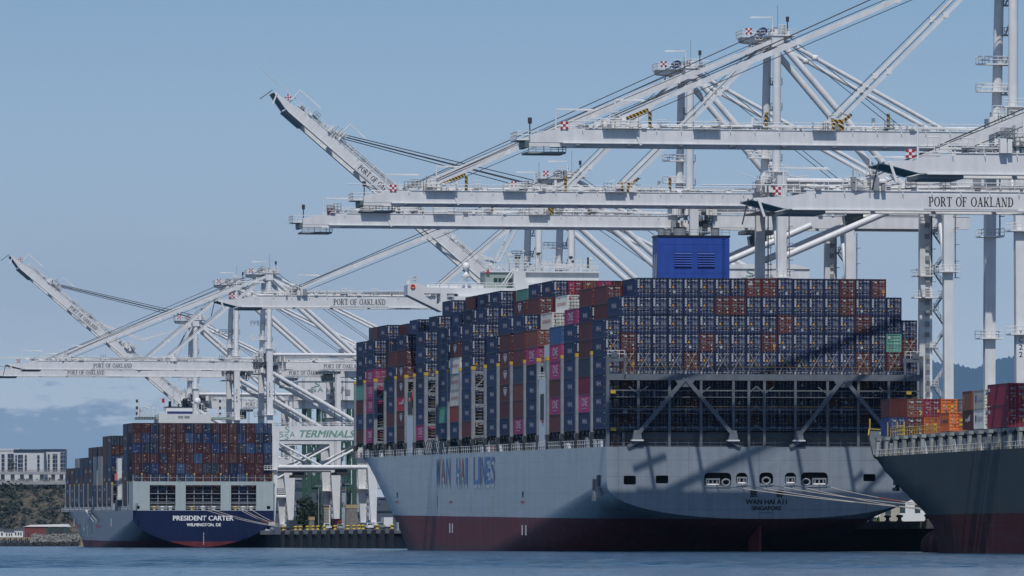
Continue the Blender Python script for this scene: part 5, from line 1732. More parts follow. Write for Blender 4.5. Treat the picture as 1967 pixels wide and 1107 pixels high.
# the dark blue ship
APM = Matrix.Translation(ap_loc) @ Matrix.Rotation(AX, 4, 'Z') @ Matrix.Rotation(AP_TRIM, 4, 'X')
AH = [8, 8, -8, 7, 7, 6, 6, 6, 5, 5, 5, 4, 4]
APALL = [0.0] + APS
for i, hgt in enumerate([8] + AH):
    s0, s1 = APALL[i], APALL[i+1]
    y0 = (s0+s1)/2 - 12.19/2 if i else 2.0
    if i == 0: y0 = 2.2
    for r in range(16):
        hh = abs(hgt) - (1 if (r in (0, 15) and i == 0) else 0)
        if hgt < 0 and r == 0: continue
        if hgt < 0: hh = 7
        for t in range(1, hh+1):
            k = crg.choice('MMMMMNNNNSDDBEMM')
            if i in (6, 7) and r == 0 and t in (3, 4, 5): k = 'W'
            if i == 11 and r in (0, 1) and t == 5: k = 'W'
            boxes.append((APM, -20.2 + 1.26 + r*2.525, y0, 12.6 + (t-1)*2.9, 12.19, 2.87, k, None, .4, False))

# which of them show, and how large: a small depth-sorted footprint count through this camera
GW, GH = 984, 554
ids = np.full((GH, GW), -1, np.int32)
def proj(p): return ((CX + F_PX*p.x/p.y)/2, (HORIZ - F_PX*(p.z-CAM_H)/p.y)/2)
order = sorted(range(len(boxes)), key=lambda q: -(boxes[q][0] @ Vector((boxes[q][1], boxes[q][2]+6, boxes[q][3]))).length)
for q in order:
    M_, x, y, z, L, h, k, lab_, wgt, pl = boxes[q]
    w = 1.22
    P8 = [M_ @ Vector((x+a*w, y+b_*L, z+c*h)) for a in (-1, 1) for b_ in (0, 1) for c in (0, 1)]
    p2 = [proj(p) for p in P8]
    for f in ((0, 4, 5, 1), (0, 1, 3, 2), (4, 5, 7, 6), (1, 5, 7, 3)):
        pts = [p2[j] for j in f]
        x0 = max(0, int(min(p[0] for p in pts))); x1 = min(GW-1, int(max(p[0] for p in pts))+1)
        yy0 = max(0, int(min(p[1] for p in pts))); yy1 = min(GH-1, int(max(p[1] for p in pts))+1)
        if x1 <= x0 or yy1 <= yy0: continue
        gx, gy = np.meshgrid(np.arange(x0, x1)+.5, np.arange(yy0, yy1)+.5)
        s1 = np.ones(gx.shape, bool); s2 = np.ones(gx.shape, bool)
        for a, b_ in zip(pts, pts[1:]+pts[:1]):
            cr_ = (b_[0]-a[0])*(gy-a[1]) - (b_[1]-a[1])*(gx-a[0])
            s1 &= cr_ >= 0; s2 &= cr_ <= 0
        ids[yy0:yy1, x0:x1][s1 | s2] = q
cnt = np.bincount(ids[ids >= 0], minlength=len(boxes)).astype(float)
score = [cnt[q]*boxes[q][8] if boxes[q][7] else 0 for q in range(len(boxes))]
own = sorted([q for q in range(len(boxes)) if score[q] > 2], key=lambda q: -score[q])[:304]
own_set = set(own)
CGRP = {id(WHM): 'containers stacked on the grey ship', id(GSM): 'containers on the green ship'}
protos = {}
for q in own:
    M_, x, y, z, L, h, k, lab_, wgt, pl = boxes[q]
    body, doors, lg = cont_meshes(k, L, h, pl, crg.choice((0, 0, 0, 1, 2, 3, 4)) if k in 'NM' else 0)
    o = link('shipping_container', body)
    o.matrix_world = M_ @ Matrix.Translation((x + crg.uniform(-.025, .025), y + crg.uniform(-.07, .07), z))
    tag(o, lab_, 'container', CGRP[id(M_)])
    for d in doors: link('door', d, o)
    if lg: link('logo', lg, o)
# all the others: one mass
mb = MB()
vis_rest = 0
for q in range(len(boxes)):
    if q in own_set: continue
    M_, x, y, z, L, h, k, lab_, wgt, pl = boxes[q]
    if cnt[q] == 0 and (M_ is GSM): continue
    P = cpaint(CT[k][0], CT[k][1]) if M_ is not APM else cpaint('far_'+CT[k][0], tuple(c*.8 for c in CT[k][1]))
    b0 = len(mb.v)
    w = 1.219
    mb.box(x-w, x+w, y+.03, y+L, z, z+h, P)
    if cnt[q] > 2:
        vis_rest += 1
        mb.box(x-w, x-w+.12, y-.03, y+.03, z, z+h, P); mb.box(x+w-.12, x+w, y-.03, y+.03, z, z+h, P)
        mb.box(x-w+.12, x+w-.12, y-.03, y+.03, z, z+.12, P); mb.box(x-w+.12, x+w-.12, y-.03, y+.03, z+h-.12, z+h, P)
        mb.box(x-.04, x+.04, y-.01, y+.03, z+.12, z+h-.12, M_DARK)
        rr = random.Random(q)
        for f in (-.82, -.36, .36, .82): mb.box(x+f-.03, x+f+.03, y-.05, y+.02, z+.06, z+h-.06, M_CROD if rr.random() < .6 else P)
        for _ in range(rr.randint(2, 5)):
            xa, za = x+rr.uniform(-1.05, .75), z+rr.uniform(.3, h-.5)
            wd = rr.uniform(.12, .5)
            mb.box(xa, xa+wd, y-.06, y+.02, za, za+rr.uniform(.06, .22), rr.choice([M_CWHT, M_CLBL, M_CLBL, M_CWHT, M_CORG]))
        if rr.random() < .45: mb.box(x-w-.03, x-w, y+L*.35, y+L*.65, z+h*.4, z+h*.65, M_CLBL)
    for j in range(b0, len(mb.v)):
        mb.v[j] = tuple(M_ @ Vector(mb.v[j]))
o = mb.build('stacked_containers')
tag(o, 'dense maroon and blue container stacks on the dark blue ship and inside the grey ship', 'containers', kind='stuff')
print('containers', len(boxes), 'own', len(own), 'rest in view', vis_rest, 'smallest', score[own[-1]])

# ------------------------------------------------------------------ water, quay, shore, hills
def water_mat():
    m = bpy.data.materials.new('harbour_water'); m.use_nodes = True
    nt = m.node_tree; b = nt.nodes['Principled BSDF']; Lk = nt.links
    b.inputs['Base Color'].default_value = (.010, .052, .100, 1)
    b.inputs['Roughness'].default_value = .16
    b.inputs['IOR'].default_value = 1.333
    g = nt.nodes.new('ShaderNodeNewGeometry')
    def noise(sx, sy, det):
        mp = nt.nodes.new('ShaderNodeMapping'); mp.inputs['Scale'].default_value = (sx, sy, 1); Lk.new(g.outputs['Position'], mp.inputs[0])
        n = nt.nodes.new('ShaderNodeTexNoise'); n.inputs['Scale'].default_value = 1; n.inputs['Detail'].default_value = det; n.inputs['Roughness'].default_value = .6
        Lk.new(mp.outputs[0], n.inputs['Vector']); return n.outputs[0]
    big = noise(.004, .012, 4); mid = noise(.22, .30, 5); small = noise(1.1, 1.4, 4)
    def M(op, a_, b_=None, cl=False):
        n = nt.nodes.new('ShaderNodeMath'); n.operation = op; n.use_clamp = cl
        for i, v in enumerate((a_, b_)):
            if v is None: continue
            if isinstance(v, (int, float)): n.inputs[i].default_value = v
            else: Lk.new(v, n.inputs[i])
        return n.outputs[0]
    sp = nt.nodes.new('ShaderNodeSeparateXYZ'); Lk.new(g.outputs['Position'], sp.inputs[0])
    # a smoother slick in front, a breeze-ruffled band beyond it, lanes of both farther out, calm lee under the hulls
    edge = M('ADD', sp.outputs['Y'], M('MULTIPLY', M('SUBTRACT', big, .5), 90))
    ruff = M('DIVIDE', M('SUBTRACT', edge, 395), 25, True)
    lanes = M('DIVIDE', M('SUBTRACT', noise(.0022, .020, 5), .42), .2, True)
    crests = M('DIVIDE', M('SUBTRACT', noise(.55, .055, 6), .36), .28, True)          # long thin wave faces seen edge on
    lee = M('SUBTRACT', 1.0, M('MULTIPLY', M('DIVIDE', M('SUBTRACT', sp.outputs['Y'], 560), 260, True), .62))
    ruff = M('MULTIPLY', M('MULTIPLY', ruff, lee), M('ADD', .45, M('MULTIPLY', lanes, .55)))
    ruff = M('MULTIPLY', ruff, M('ADD', .35, M('MULTIPLY', crests, 1.1)))
    near = M('MULTIPLY', M('DIVIDE', M('SUBTRACT', noise(.9, .10, 6), .48), .2, True), .22)
    hgt = M('ADD', mid, M('MULTIPLY', small, .28))
    bp = nt.nodes.new('ShaderNodeBump'); bp.inputs['Distance'].default_value = 1.5
    Lk.new(hgt, bp.inputs['Height'])
    Lk.new(M('ADD', M('ADD', .015, near), M('MULTIPLY', ruff, 1.6)), bp.inputs['Strength'])
    Lk.new(M('SUBTRACT', .5, M('MULTIPLY', ruff, .36)), b.inputs['Specular IOR Level'])
    Lk.new(bp.outputs[0], b.inputs['Normal'])
    return m
# one sheet, finer near the viewer, with real small waves: a smoother slick in front and a wind-ruffled band beyond
def wave_sheet():
    r = np.random.RandomState(12)
    ys = [-40.0, 20.0, 60.0]; y = 100.0; d = .45
    while y < 1150:
        ys.append(y); y += d; d = .45 + 2.3*max(0, (y-200))/900.0
    ys += [1250, 1500, 2000, 3000, 5000, 9000, 20000, 40000, 63500]
    ys = np.array(ys)
    xs = np.concatenate([[-1.0, -.4, -.2, -.12], np.linspace(-.095, .095, 330), [.12, .2, .4, 1.0]])
    half = np.clip(ys, 60, None)
    X = xs[None, :]*half[:, None]
    X[:, 0] = -9400; X[:, -1] = 9400
    Y = np.repeat(ys[:, None], len(xs), 1)
    dy = np.gradient(ys)[:, None]
    Z = np.zeros_like(X)
    ph = .5*np.sin(X*.021+1.3) + .5*np.sin(X*.057+Y*.013) + .35*np.sin(X*.13+Y*.031)
    ruff = np.clip((Y + ph*16 - 398)/14.0, 0, 1)
    ruff = ruff*(1 - .75*np.clip((Y-600)/300.0, 0, 1))
    gust = .65 + .35*np.sin(X*.043 + Y*.017 + 2*np.sin(Y*.021))*np.sin(Y*.06 + X*.01)
    for k in range(34):
        lam = 1.1*(1.12**(k*.62)) if k < 26 else r.uniform(4, 12)
        a = math.radians(250 + r.normal(0, 34))
        kx, ky = 2*math.pi/lam*math.cos(a), 2*math.pi/lam*math.sin(a)
        amp = .0062*lam**.75
        fade = np.clip((lam/dy - 2.0)/2.0, 0, 1)
        w = (.08 + .92*ruff*gust) if lam < 5 else (.35 + .65*ruff)
        Z += amp*fade*w*np.sin(kx*X + ky*Y + r.uniform(0, 6.28))
    Z[Y > 1160] = 0; Z[Y < 90] = 0
    ny_, nx_ = X.shape
    v = np.stack([X, Y, Z], -1).reshape(-1, 3)
    i = (np.arange(ny_-1)[:, None]*nx_ + np.arange(nx_-1)[None, :]).reshape(-1)
    f = np.stack([i, i+1, i+nx_+1, i+nx_], -1)
    me = bpy.data.meshes.new('water')
    me.vertices.add(len(v)); me.vertices.foreach_set('co', v.reshape(-1))
    me.loops.add(f.size); me.loops.foreach_set('vertex_index', f.reshape(-1).astype(np.int32))
    me.polygons.add(len(f)); me.polygons.foreach_set('loop_start', np.arange(0, f.size, 4, dtype=np.int32)); me.polygons.foreach_set('loop_total', np.full(len(f), 4, np.int32))
    me.polygons.foreach_set('use_smooth', np.ones(len(f), bool))
    me.update(calc_edges=True)
    me.materials.append(water_mat())
    return link('water', me)
tag(wave_sheet(), 'blue rippled harbour water in front of the ships', 'water', kind='structure')

def quay_t(px, l):
    q = px - CX
    return (F_PX*(71 + math.cos(AX)*l) - q*(1088 + math.sin(AX)*l))/(q*math.cos(AX) + F_PX*math.sin(AX))
def qpt(px, l, z=0.0):
    return Vector((71, 1088, z)) + U2*quay_t(px, l) + N2*l
QL = Matrix.Translation((71, 1088, 0)) @ Matrix.Rotation(AX, 4, 'Z')
QZ = 4.9
mb = MB()
mb.box(-3.2, 420, -420, 1290, 3.7, QZ, M_CONC)
mb.box(-1.4, 420, -420, 1290, -3, 3.7, M_DARK)  # solid dark block standing in for the shade beneath the open piled deck
mb.box(-2.8, 419.5, -419, 1289, QZ, QZ+.004, M_ASPH)
o = mb.build('quay'); o.matrix_world = QL
tag(o, 'long concrete quay with shade under its deck edge painted as a dark face', 'quay', kind='structure')

def thing_mesh(mb, name, label, cat, M_=None, group=None, kind=None):
    o = mb.build(name)
    if M_ is not None: o.matrix_world = M_
    return tag(o, label, cat, group, kind)

M_WHD0 = mat('dark_vehicle_paint', (.04, .05, .065), .4)
# fender piles along the quay face
def fender():
    mb = MB()
    mb.prism([(-1.0, 4.4), (-.7, 4.7), (-.1, 4.7), (-.1, -1.5), (-1.0, -1.5)], -1.1, 1.1, M_RUBBER)
    mb.bar((-.5, 1.1, .6), (.8, 6.0, 3.4), .5, .5, M_DARK)
    mb.box(.2, .9, 1.3, 15.5, 3.1, 3.5, M_DARK)
    return mb.build('fender_pile', data_only=True)
fm = fender()
for k in range(13):
    px = 547 + 17.45*k
    o = link('fender_pile', fm)
    o.matrix_world = QL @ Matrix.Translation((-3.2, quay_t(px, -3.2), 0))
    tag(o, 'dark fender pile on the quay face, %s from the dark blue ship' % ORD[k+1], 'fender', 'fender piles along the quay')
def bollard(m):
    mb = MB()
    mb.lathe((0, 0, 0), [(.52, 0), (.52, .1), (.34, .2), (.30, .6), (.58, .75), (.62, .95), (.42, 1.08), (.01, 1.12)], m, 12)
    return mb.build('mooring_bollard', data_only=True)
M_BYEL = mat('bollard_yellow', (.50, .36, .03), .5, var=.15, vscale=2)
M_BSHADE = mat('bollard_shaded', (.05, .05, .025), .6)  # dark copy for the unlit bollards, their shade put into the colour
by, bo = bollard(M_BYEL), bollard(M_BSHADE)
for k, px in enumerate((544.7, 568, 576.7, 590.8, 600.8, 610.6, 623.3, 643.6, 668, 680.2, 689.7, 697.5, 725, 753.4)):
    o = link('mooring_bollard', by)
    o.matrix_world = QL @ Matrix.Translation((-2.4, quay_t(px, -2.4), QZ+.01))
    tag(o, 'yellow mooring bollard on the quay edge, %s from the dark blue ship\'s stern' % ORD[k+1], 'bollard', 'bollards on the quay edge')
for k, px in enumerate((1673, 1705, 1728, 1782)):
    o = link('mooring_bollard', bo)
    o.matrix_world = QL @ Matrix.Translation((-2.2, quay_t(px, -2.2), QZ+.01))
    tag(o, 'dark olive bollard beyond the grey ship\'s stern, %s towards the green bow' % ORD[k+1], 'bollard', 'bollards on the quay edge')

def lookat(px, Y, z=QZ+.01, rz=AX):
    return Matrix.Translation(((px-CX)*Y/F_PX, Y, z)) @ Matrix.Rotation(rz, 4, 'Z')
M_TYRE = mat('tyre_rubber', (.015, .015, .016), .8)
M_CARW = mat('car_white_paint', (.66, .67, .68), .3)
def vehicle(name, label, cat, M_, kind='car', paint=None):
    """a road vehicle pointing along +y (its rear faces the viewer)"""
    paint = paint or M_CARW
    root = empty(name, (0, 0, 0)); root.matrix_world = M_
    tag(root, label, cat)
    mb = MB()
    if kind == 'car':
        L, w = 4.6, .92
        mb.prism([(-L/2, .45), (L/2, .4), (L/2, .85), (L*.24, 1.0), (-L/2+.1, 1.02)], -w, w, paint, 'x')
        mb.prism([(-L/2+.15, 1.0), (L*.22, 1.0), (L*.06, 1.62), (-L/2+.55, 1.64)], -w+.12, w-.12, paint, 'x')
    elif kind == 'pickup':
        L, w = 5.4, .98
        mb.prism([(-L/2, .55), (L/2, .5), (L/2, 1.0), (L*.22, 1.12), (-L/2, 1.12)], -w, w, paint, 'x')
        mb.prism([(-.5, 1.12), (L*.2, 1.12), (L*.06, 1.8), (-.35, 1.82)], -w+.1, w-.1, paint, 'x')
    else:
        L, w = 8.5, 1.25
        mb.box(-w, w, -L/2, L*.22, .95, 3.5, paint)
        mb.prism([(L*.24, .6), (L/2, .6), (L/2, 1.5), (L*.42, 2.5), (L*.24, 2.6)], -1.15, 1.15, paint, 'x')
        mb.box(-.5, .5, -L/2, L*.4, .6, .95, M_DARK)
    body = mb.build('body', root)
    g = MB()
    if kind == 'car':
        g.poly([(-w+.2, -L/2+.17, 1.08), (w-.2, -L/2+.17, 1.08), (w-.26, -L/2+.5, 1.56), (-w+.26, -L/2+.5, 1.56)], M_GLASS)
        for sx in (-1, 1): g.poly([(sx*(w-.1), -L/2+.6, 1.08), (sx*(w-.1), L*.16, 1.08), (sx*(w-.1), L*.05, 1.55), (sx*(w-.1), -L/2+.75, 1.55)], M_GLASS)
    elif kind == 'pickup':
        g.poly([(-w+.25, -.52, 1.2), (w-.25, -.52, 1.2), (w-.3, -.40, 1.7), (-w+.3, -.40, 1.7)], M_GLASS)
    else:
        g.poly([(-1.0, L/2+.01, 1.55), (1.0, L/2+.01, 1.55), (1.0, L*.43, 2.4), (-1.0, L*.43, 2.4)], M_GLASS)
    g.build('window', body)
    for y in (-L*.31, L*.31):
        for sx in (-1, 1):
            wb = MB(); wb.tube((sx*(w-.22), y, .36 if kind != 'truck' else .5), (sx*(w+.02), y, .36 if kind != 'truck' else .5), .36 if kind != 'truck' else .5, M_TYRE, 12)
            wb.build('wheel', root)
    for sx in (-1, 1):
        t = MB(); t.box(sx*(w-.24)-.1, sx*(w-.24)+.1, -L/2-.03, -L/2+.05, .75, .98, M_RED); t.build('tail_light', body)
    return root
def qm(px, l, dy=0): return QL @ Matrix.Translation((l, quay_t(px, l)+dy, QZ+.01))
vehicle('parked_car', 'white car parked on the quay behind the yellow bollards', 'car', qm(709, 3.5))
vehicle('pickup_truck', 'white pickup on the quay beside the crane legs', 'pickup', qm(628, 6), 'pickup')
vehicle('parked_car', 'dark grey car on the quay between two crane legs', 'car', qm(652, 9), 'car', M_GREY)
vehicle('box_truck', 'white box truck standing on the quay below the grey ship\'s counter', 'truck', qm(1668, 10), 'truck')
vehicle('box_truck', 'white box truck far back on the quay under a lettered crane', 'truck', qm(742, 22), 'truck')
vehicle('yard_truck', 'dark box truck parked far back under the TERMINALS sign', 'truck', qm(560, 26), 'truck', M_WHD0)
vehicle('yard_truck', 'red box truck on the quay between the tall stack and the broad stack', 'truck', qm(645, 24), 'truck', mat('truck_red', (.20, .04, .035), .5))
vehicle('pickup_truck', 'grey pickup near the crane legs closest to the grey bow', 'pickup', qm(731, 8), 'pickup', M_LASH)
vehicle('parked_car', 'small dark car beside the dark tree', 'car', qm(574, 8), 'car', M_WHD0)
for k, px in enumerate((556, 612, 664, 718)):
    mb = MB(); mb.tube((0, 0, 0), (0, 0, 14), .16, M_GREY, 8, r1=.1); mb.box(-1.2, 1.2, -.3, .3, 14, 14.25, M_GREY); mb.tube((0, 0, 0), (0, 0, .6), .35, M_CONC, 8)
    thing_mesh(mb, 'light_pole', 'slim grey yard light pole, %s from the dark blue ship' % ORD[k+1], 'light pole', qm(px, 34), 'light poles in the yard')
def chassis_stack(px, l, w, h, label):
    root = empty('block_stack', (0, 0, 0)); root.matrix_world = qm(px, l); tag(root, label, 'stack')
    mb = MB(); n = int(h/.42)
    for k in range(n): mb.box(-w/2*(1.08-.16*k/n), w/2*(1.08-.16*k/n), -1.2, 1.2, k*.42, k*.42+.36, mat('weathered_block', (.20, .18, .16), .8, var=.2, vscale=2))
    mb.build('blocks', root)
    c = MB(); c.box(-w/2-.1, w/2+.1, -1.3, 1.3, n*.42, n*.42+1.0, mat('tan_cap', (.36, .27, .16), .8, var=.1)); c.build('cap', root)
chassis_stack(598, 12, 1.5, 3.0, 'narrow tan-capped stack of blocks nearest the dark tree')
chassis_stack(626, 18, 1.5, 6.4, 'tall slim tan-capped stack of blocks behind the pickup')
chassis_stack(675, 20, 3.4, 6.6, 'broad tan-capped stack of blocks beside the crane leg')
# odds and ends beyond the grey ship's stern
def office(px, l, w, d, h, m, label):
    root = empty('site_cabin', (0, 0, 0)); root.matrix_world = qm(px, l); tag(root, label, 'cabin')
    mb = MB(); mb.box(-w/2, w/2, 0, d, .3, h, m); mb.prism([(-w/2-.2, h), (w/2+.2, h), (w/2-.2, h+.25), (-w/2+.2, h+.25)], -.15, d+.15, M_GREY); mb.box(-w/2+.2, w/2-.2, .3, d-.3, 0, .3, M_DARK)
    b = mb.build('cabin', root)
    k = max(1, int(w/2.2))
    for i in range(k):
        g = MB(); x = -w/2 + (i+.5)*w/k; g.box(x-.5, x+.5, -.04, .0, h*.42, h*.78, M_GLASS); g.build('window', b)
M_BEIGE = mat('cabin_beige', (.42, .40, .34), .7, var=.1)
office(1706, 14, 4.2, 6, 3.6, M_BEIGE, 'beige site cabin between the grey stern and the green bow')
office(1748, 22, 5.5, 6, 4.4, M_WHITE, 'white site cabin near the green ship\'s bow')
office(1730, 45, 7.0, 9, 6.4, M_SHIPW, 'tall pale site cabin farther inland past the stern ropes')
office(1772, 30, 4.0, 6, 7.8, M_CRANE, 'narrow pale site cabin closest to the green ship\'s stem')
for k, px in enumerate((1664, 1688)):
    mb = MB(); mt = mat('lime_plastic', (.35, .72, .02), .5)
    mb.lathe((0, 0, 0), [(.34, 0), (.34, .08), (.2, .1), (.06, .95), (.01, .97)], mt, 10)
    thing_mesh(mb, 'traffic_cone', ('lime cone on the quay edge, nearer the grey stern', 'lime cone on the quay, nearer the beige cabin')[k], 'cone', qm(px, -2.4))
# mooring ropes
def rope(pts, label, sag=.6, r=.055, m=M_LINE, n=14, grp='mooring ropes'):
    mb = MB(); a, b = Vector(pts[0]), Vector(pts[1])
    P = [a.lerp(b, i/n) - Vector((0, 0, sag*4*(i/n)*(1-i/n))) for i in range(n+1)]
    for i, (p, q) in enumerate(zip(P[:-1], P[1:])):
        mb.tube(p, q, r, (M_LINEO if m == 'mix' and 8 <= i <= 10 else M_LINE if m == 'mix' else m), 6, caps=False)
    thing_mesh(mb, 'mooring_rope', label, 'rope', None, grp)
def whp(px, py): return WHM @ Vector((whx(px), -.2, whz(py)))
tgt = [at(1779, 977, 1050), at(1781, 979, 1047), at(1776, 971, 1046), at(1782, 981, 1044), at(1778, 969, 1043)]
for k, (px, py, tg, lb, m_) in enumerate((
        (1375, 931, 0, 'pale mooring rope from the grey stern\'s widest port-side opening', M_LINE), (1424, 931, 1, 'pale mooring rope from the narrow opening beside the widest one', M_LINE),
        (1470, 930, 2, 'pale mooring rope from the grey stern\'s middle round chock', M_LINE), (1518, 930, 3, 'pale mooring rope from the opening right of the middle chock', M_LINE), (1572, 930, 4, 'mooring rope with an orange length from the quay-side opening', 'mix'))):
    rope((whp(px, py), tgt[tg]), lb, .35, .07, m_)
for k, (px, z, px2, lb) in enumerate(((385, 11.3, 533, 'first'), (400, 11.3, 540, 'second'), (455, 11.4, 538, 'third'), (462, 11.4, 545, 'fourth'), (478, 11.4, 549, 'fifth'))):
    a = APM @ Vector((apx(px), -.3, z)); b = qpt(px2, -2.2, QZ+1.0)
    rope((a, b), '%s mooring rope from the port side at the dark blue ship\'s stern' % lb, .5, .085, 'mix' if k in (2, 4) else M_LINE)

# trees
LEAF = {}
def leaf_mat(nm, c):
    if nm in LEAF: return LEAF[nm]
    m = mat(nm, c, .7, var=.35, vscale=.5); LEAF[nm] = m
    return m
def tree(px, Y, z, h, w, label, c=(.018, .034, .018), n=1500, seed=1, grp=None):
    rg = random.Random(seed)
    base = Vector(((px-CX)*Y/F_PX, Y, z))
    root = empty('leafy_tree', base); tag(root, label, 'tree', grp)
    t = MB()
    t.tube((0, 0, 0), (rg.uniform(-.3, .3), 0, h*.5), h*.035, mat('bark', (.05, .04, .03), .9), 8, r1=h*.02)
    for k in range(5):
        a = rg.uniform(0, 6.28); t.tube((0, 0, h*.28), (math.cos(a)*w*.3, math.sin(a)*w*.3, h*rg.uniform(.5, .8)), h*.016, mat('bark', (.05, .04, .03), .9), 5, r1=.04)
    t.build('trunk', root)
    m1, m2 = leaf_mat('leaf_dark', c), leaf_mat('leaf_light', tuple(x*1.8 for x in c))
    cb = MB()
    clumps = []
    for k in range(22):
        a, rr, zz = rg.uniform(0, 6.28), math.sqrt(rg.random())*w*.40, rg.uniform(.18, .92)
        f = math.sqrt(max(.1, 1-((zz-.5)/.55)**2))
        clumps.append((math.cos(a)*rr*f, math.sin(a)*rr*f, h*zz, rg.uniform(.10, .2)*w))
    for k in range(n):
        cx_, cy_, cz_, r = rg.choice(clumps)
        d = Vector((rg.gauss(0, 1), rg.gauss(0, 1), rg.gauss(0, .85)))
        d = d.normalized()*r*(rg.random()**.4)
        p = Vector((cx_, cy_, cz_)) + d
        s = rg.uniform(.018, .04)*w
        a, b = Vector((rg.uniform(-1,1), rg.uniform(-1,1), rg.uniform(-1,1))).normalized(), Vector((rg.uniform(-1,1), rg.uniform(-1,1), rg.uniform(-1,1))).normalized()
        cb.poly([p-a*s-b*s*.6, p+a*s-b*s*.6, p+a*s+b*s*.6, p-a*s+b*s*.6], m1 if rg.random() < .7 else m2)
    cb.build('crown', root)
tree(582, 2150, QZ, 10.8, 10.0, 'dark rounded tree behind the yellow bollards, nearer the dark blue ship', seed=2, n=2600)
tree(603, 2180, QZ, 9.4, 7.0, 'dark smaller tree touching the rounded one on its quay side', seed=3)
tree(697, 2050, QZ, 7.5, 5.0, 'dark tree between the stacked blocks and the grey bow', seed=4)

# green crane and warehouses in the yard
M_GRN = mat('green_crane_paint', (.035, .085, .062), .5, var=.08, streak=.1)
def green_crane(Y, px0, px1, label, seed):
    s = F_PX/Y
    root = empty('yard_crane', ((px0-CX)/s, Y, QZ), AX); tag(root, label, 'crane', 'green cranes in the yard')
    w = (px1-px0)/s
    for x in (0, w):
        for y in (0, 14):
            mb = MB(); mb.box(x-.7, x+.7, y-.7, y+.7, 0, 46, M_GRN)
            for q in np.arange(3, 44, 3.0): mb.box(x+.7, x+1.5, y-.6, y+.4, q, q+.12, M_GRN)
            mb.build('leg', root)
    mb = MB()
    for z in (14, 26, 44): mb.box(.7, w-.7, -.5, .5, z, z+1.4, M_GRN); mb.box(.7, w-.7, 13.5, 14.5, z, z+1.4, M_GRN)
    for a, b in ((14, 26), (26, 44)): mb.bar((.7, 0, a+1), (w-.7, 0, b), .5, .6, M_GRN); mb.bar((w-.7, 14, a+1), (.7, 14, b), .5, .6, M_GRN)
    mb.build('cross_brace', root)
    mb = MB(); mb.box(w*.15, w*.6, -1, 6, 15.5, 19.5, M_GRN); mb.box(w*.2, w*.55, -1.1, -1, 16.4, 18.2, M_GLASS); mb.build('machinery_cabin', root)
    mb = MB(); mb.box(-12, w+22, 3, 4.2, 46, 48, M_GRN); mb.box(-12, w+22, 10, 11.2, 46, 48, M_GRN)
    for q in (6, 20): mb.bar((w+q, 3.5, 48), (w*.5, 3.5, 60), .4, .5, M_GRN)
    mb.bar((0, 3.5, 46), (w*.5, 3.5, 60), .5, .6, M_GRN); mb.build('girder', root)
    t = MB()
    for i, ch in enumerate('COSCO' if seed == 1 else ''): t.shape2d(font_polys(ch), (w-.5, -.76, 30-i*1.7), (1,0,0), (0,0,1), .9, 1.3, M_WHITE)
    if t.f: t.build('lettering', root)
green_crane(2360, 594, 622, 'green yard crane seen behind the TERMINALS sign, nearer the dark tree', 2)
green_crane(2230, 652, 681, 'green yard crane right beside the grey ship\'s bow', 2)
def building(name, label, Y, x0, x1, y_top, y_bot, depth, wall, bands=None, roof=None, grp=None, cat='building', wm=M_GLASS):
    s = F_PX/Y
    root = empty(name, ((x0-CX)/s, Y, CAM_H+(HORIZ-y_bot)/s)); tag(root, label, cat, grp)
    w, h = (x1-x0)/s, (y_bot-y_top)/s
    mb = MB(); mb.box(0, w, 0, depth, -8, h, wall); wl_ = mb.build('wall', root)
    for a, b, c, d in bands or ():
        g = MB(); g.box(w*a, w*b, -.25, .0, h*c, h*d, wm)
        if wm is not M_GLASS:
            for q in np.arange(h*c+3.2, h*d-1, 3.2): g.box(w*a, w*b, -.4, -.25, q, q+.45, M_WH2)
            for q in np.arange(w*a+2.2, w*b-1, 2.2): g.box(q, q+.2, -.4, -.25, h*c, h*d, M_WH2)
        g.build('window', wl_)
    if roof:
        g = MB(); g.box(-.4, w+.4, -.4, depth+.4, h, h+roof[1], roof[0]); g.build('roof', root)
    return root, w, h
M_WH2 = mat('warehouse_grey', (.30, .32, .34), .7, var=.1)
M_WHD = mat('warehouse_dark', (.07, .085, .11), .7, var=.1)
building('warehouse', 'low dark warehouse seen under the crane bracing beside the dark tree', 2620, 560, 626, 922, 1016, 40, M_WHD, [(.1, .9, .78, .84)], (M_WH2, 3.0))
building('warehouse', 'long dark warehouse filling the view under the cranes behind the yard', 2780, 518, 800, 958, 1016, 60, M_WHD, [(.02, .98, .55, .60)], (M_WHD, .6))
building('warehouse', 'pale low warehouse behind the green crane and the grey bow', 2560, 632, 706, 944, 1016, 40, M_WH2, [(.1, .3, .6, .8), (.5, .9, .3, .45)], (mat('roof_rust', (.22, .09, .07), .8), 1.5))

# far left: shore, red shed, houses, hill, viaduct, apartment blocks
mb = MB()
M_DRY = mat('dry_ground', (.16, .13, .09), .95, var=.3, vscale=.05)
sx0, sx1 = (-60-CX)/F_PX, (170-CX)/F_PX
mb.faces([(sx0*2540, 2540, 3.4), (sx1*2540, 2540, 3.4), (sx1*5000, 5000, 4.2), (sx0*5000, 5000, 4.2), (sx0*2525, 2525, -2), (sx1*2525, 2525, -2), (sx1*5000, 5000, -2), (sx0*5000, 5000, -2)],
         [(0,1,2,3), (4,5,1,0), (5,6,2,1), (7,4,0,3), (6,7,3,2)], M_DRY)
thing_mesh(mb, 'shore', 'low dry far shore behind the riprap rocks', 'ground', kind='structure')
rg_ = random.Random(4)
mb = MB(); M_ROCK = [mat('riprap_pale', (.24, .235, .22), .9), mat('riprap_mid', (.15, .15, .145), .9), mat('riprap_wet', (.03, .032, .034), .7)]
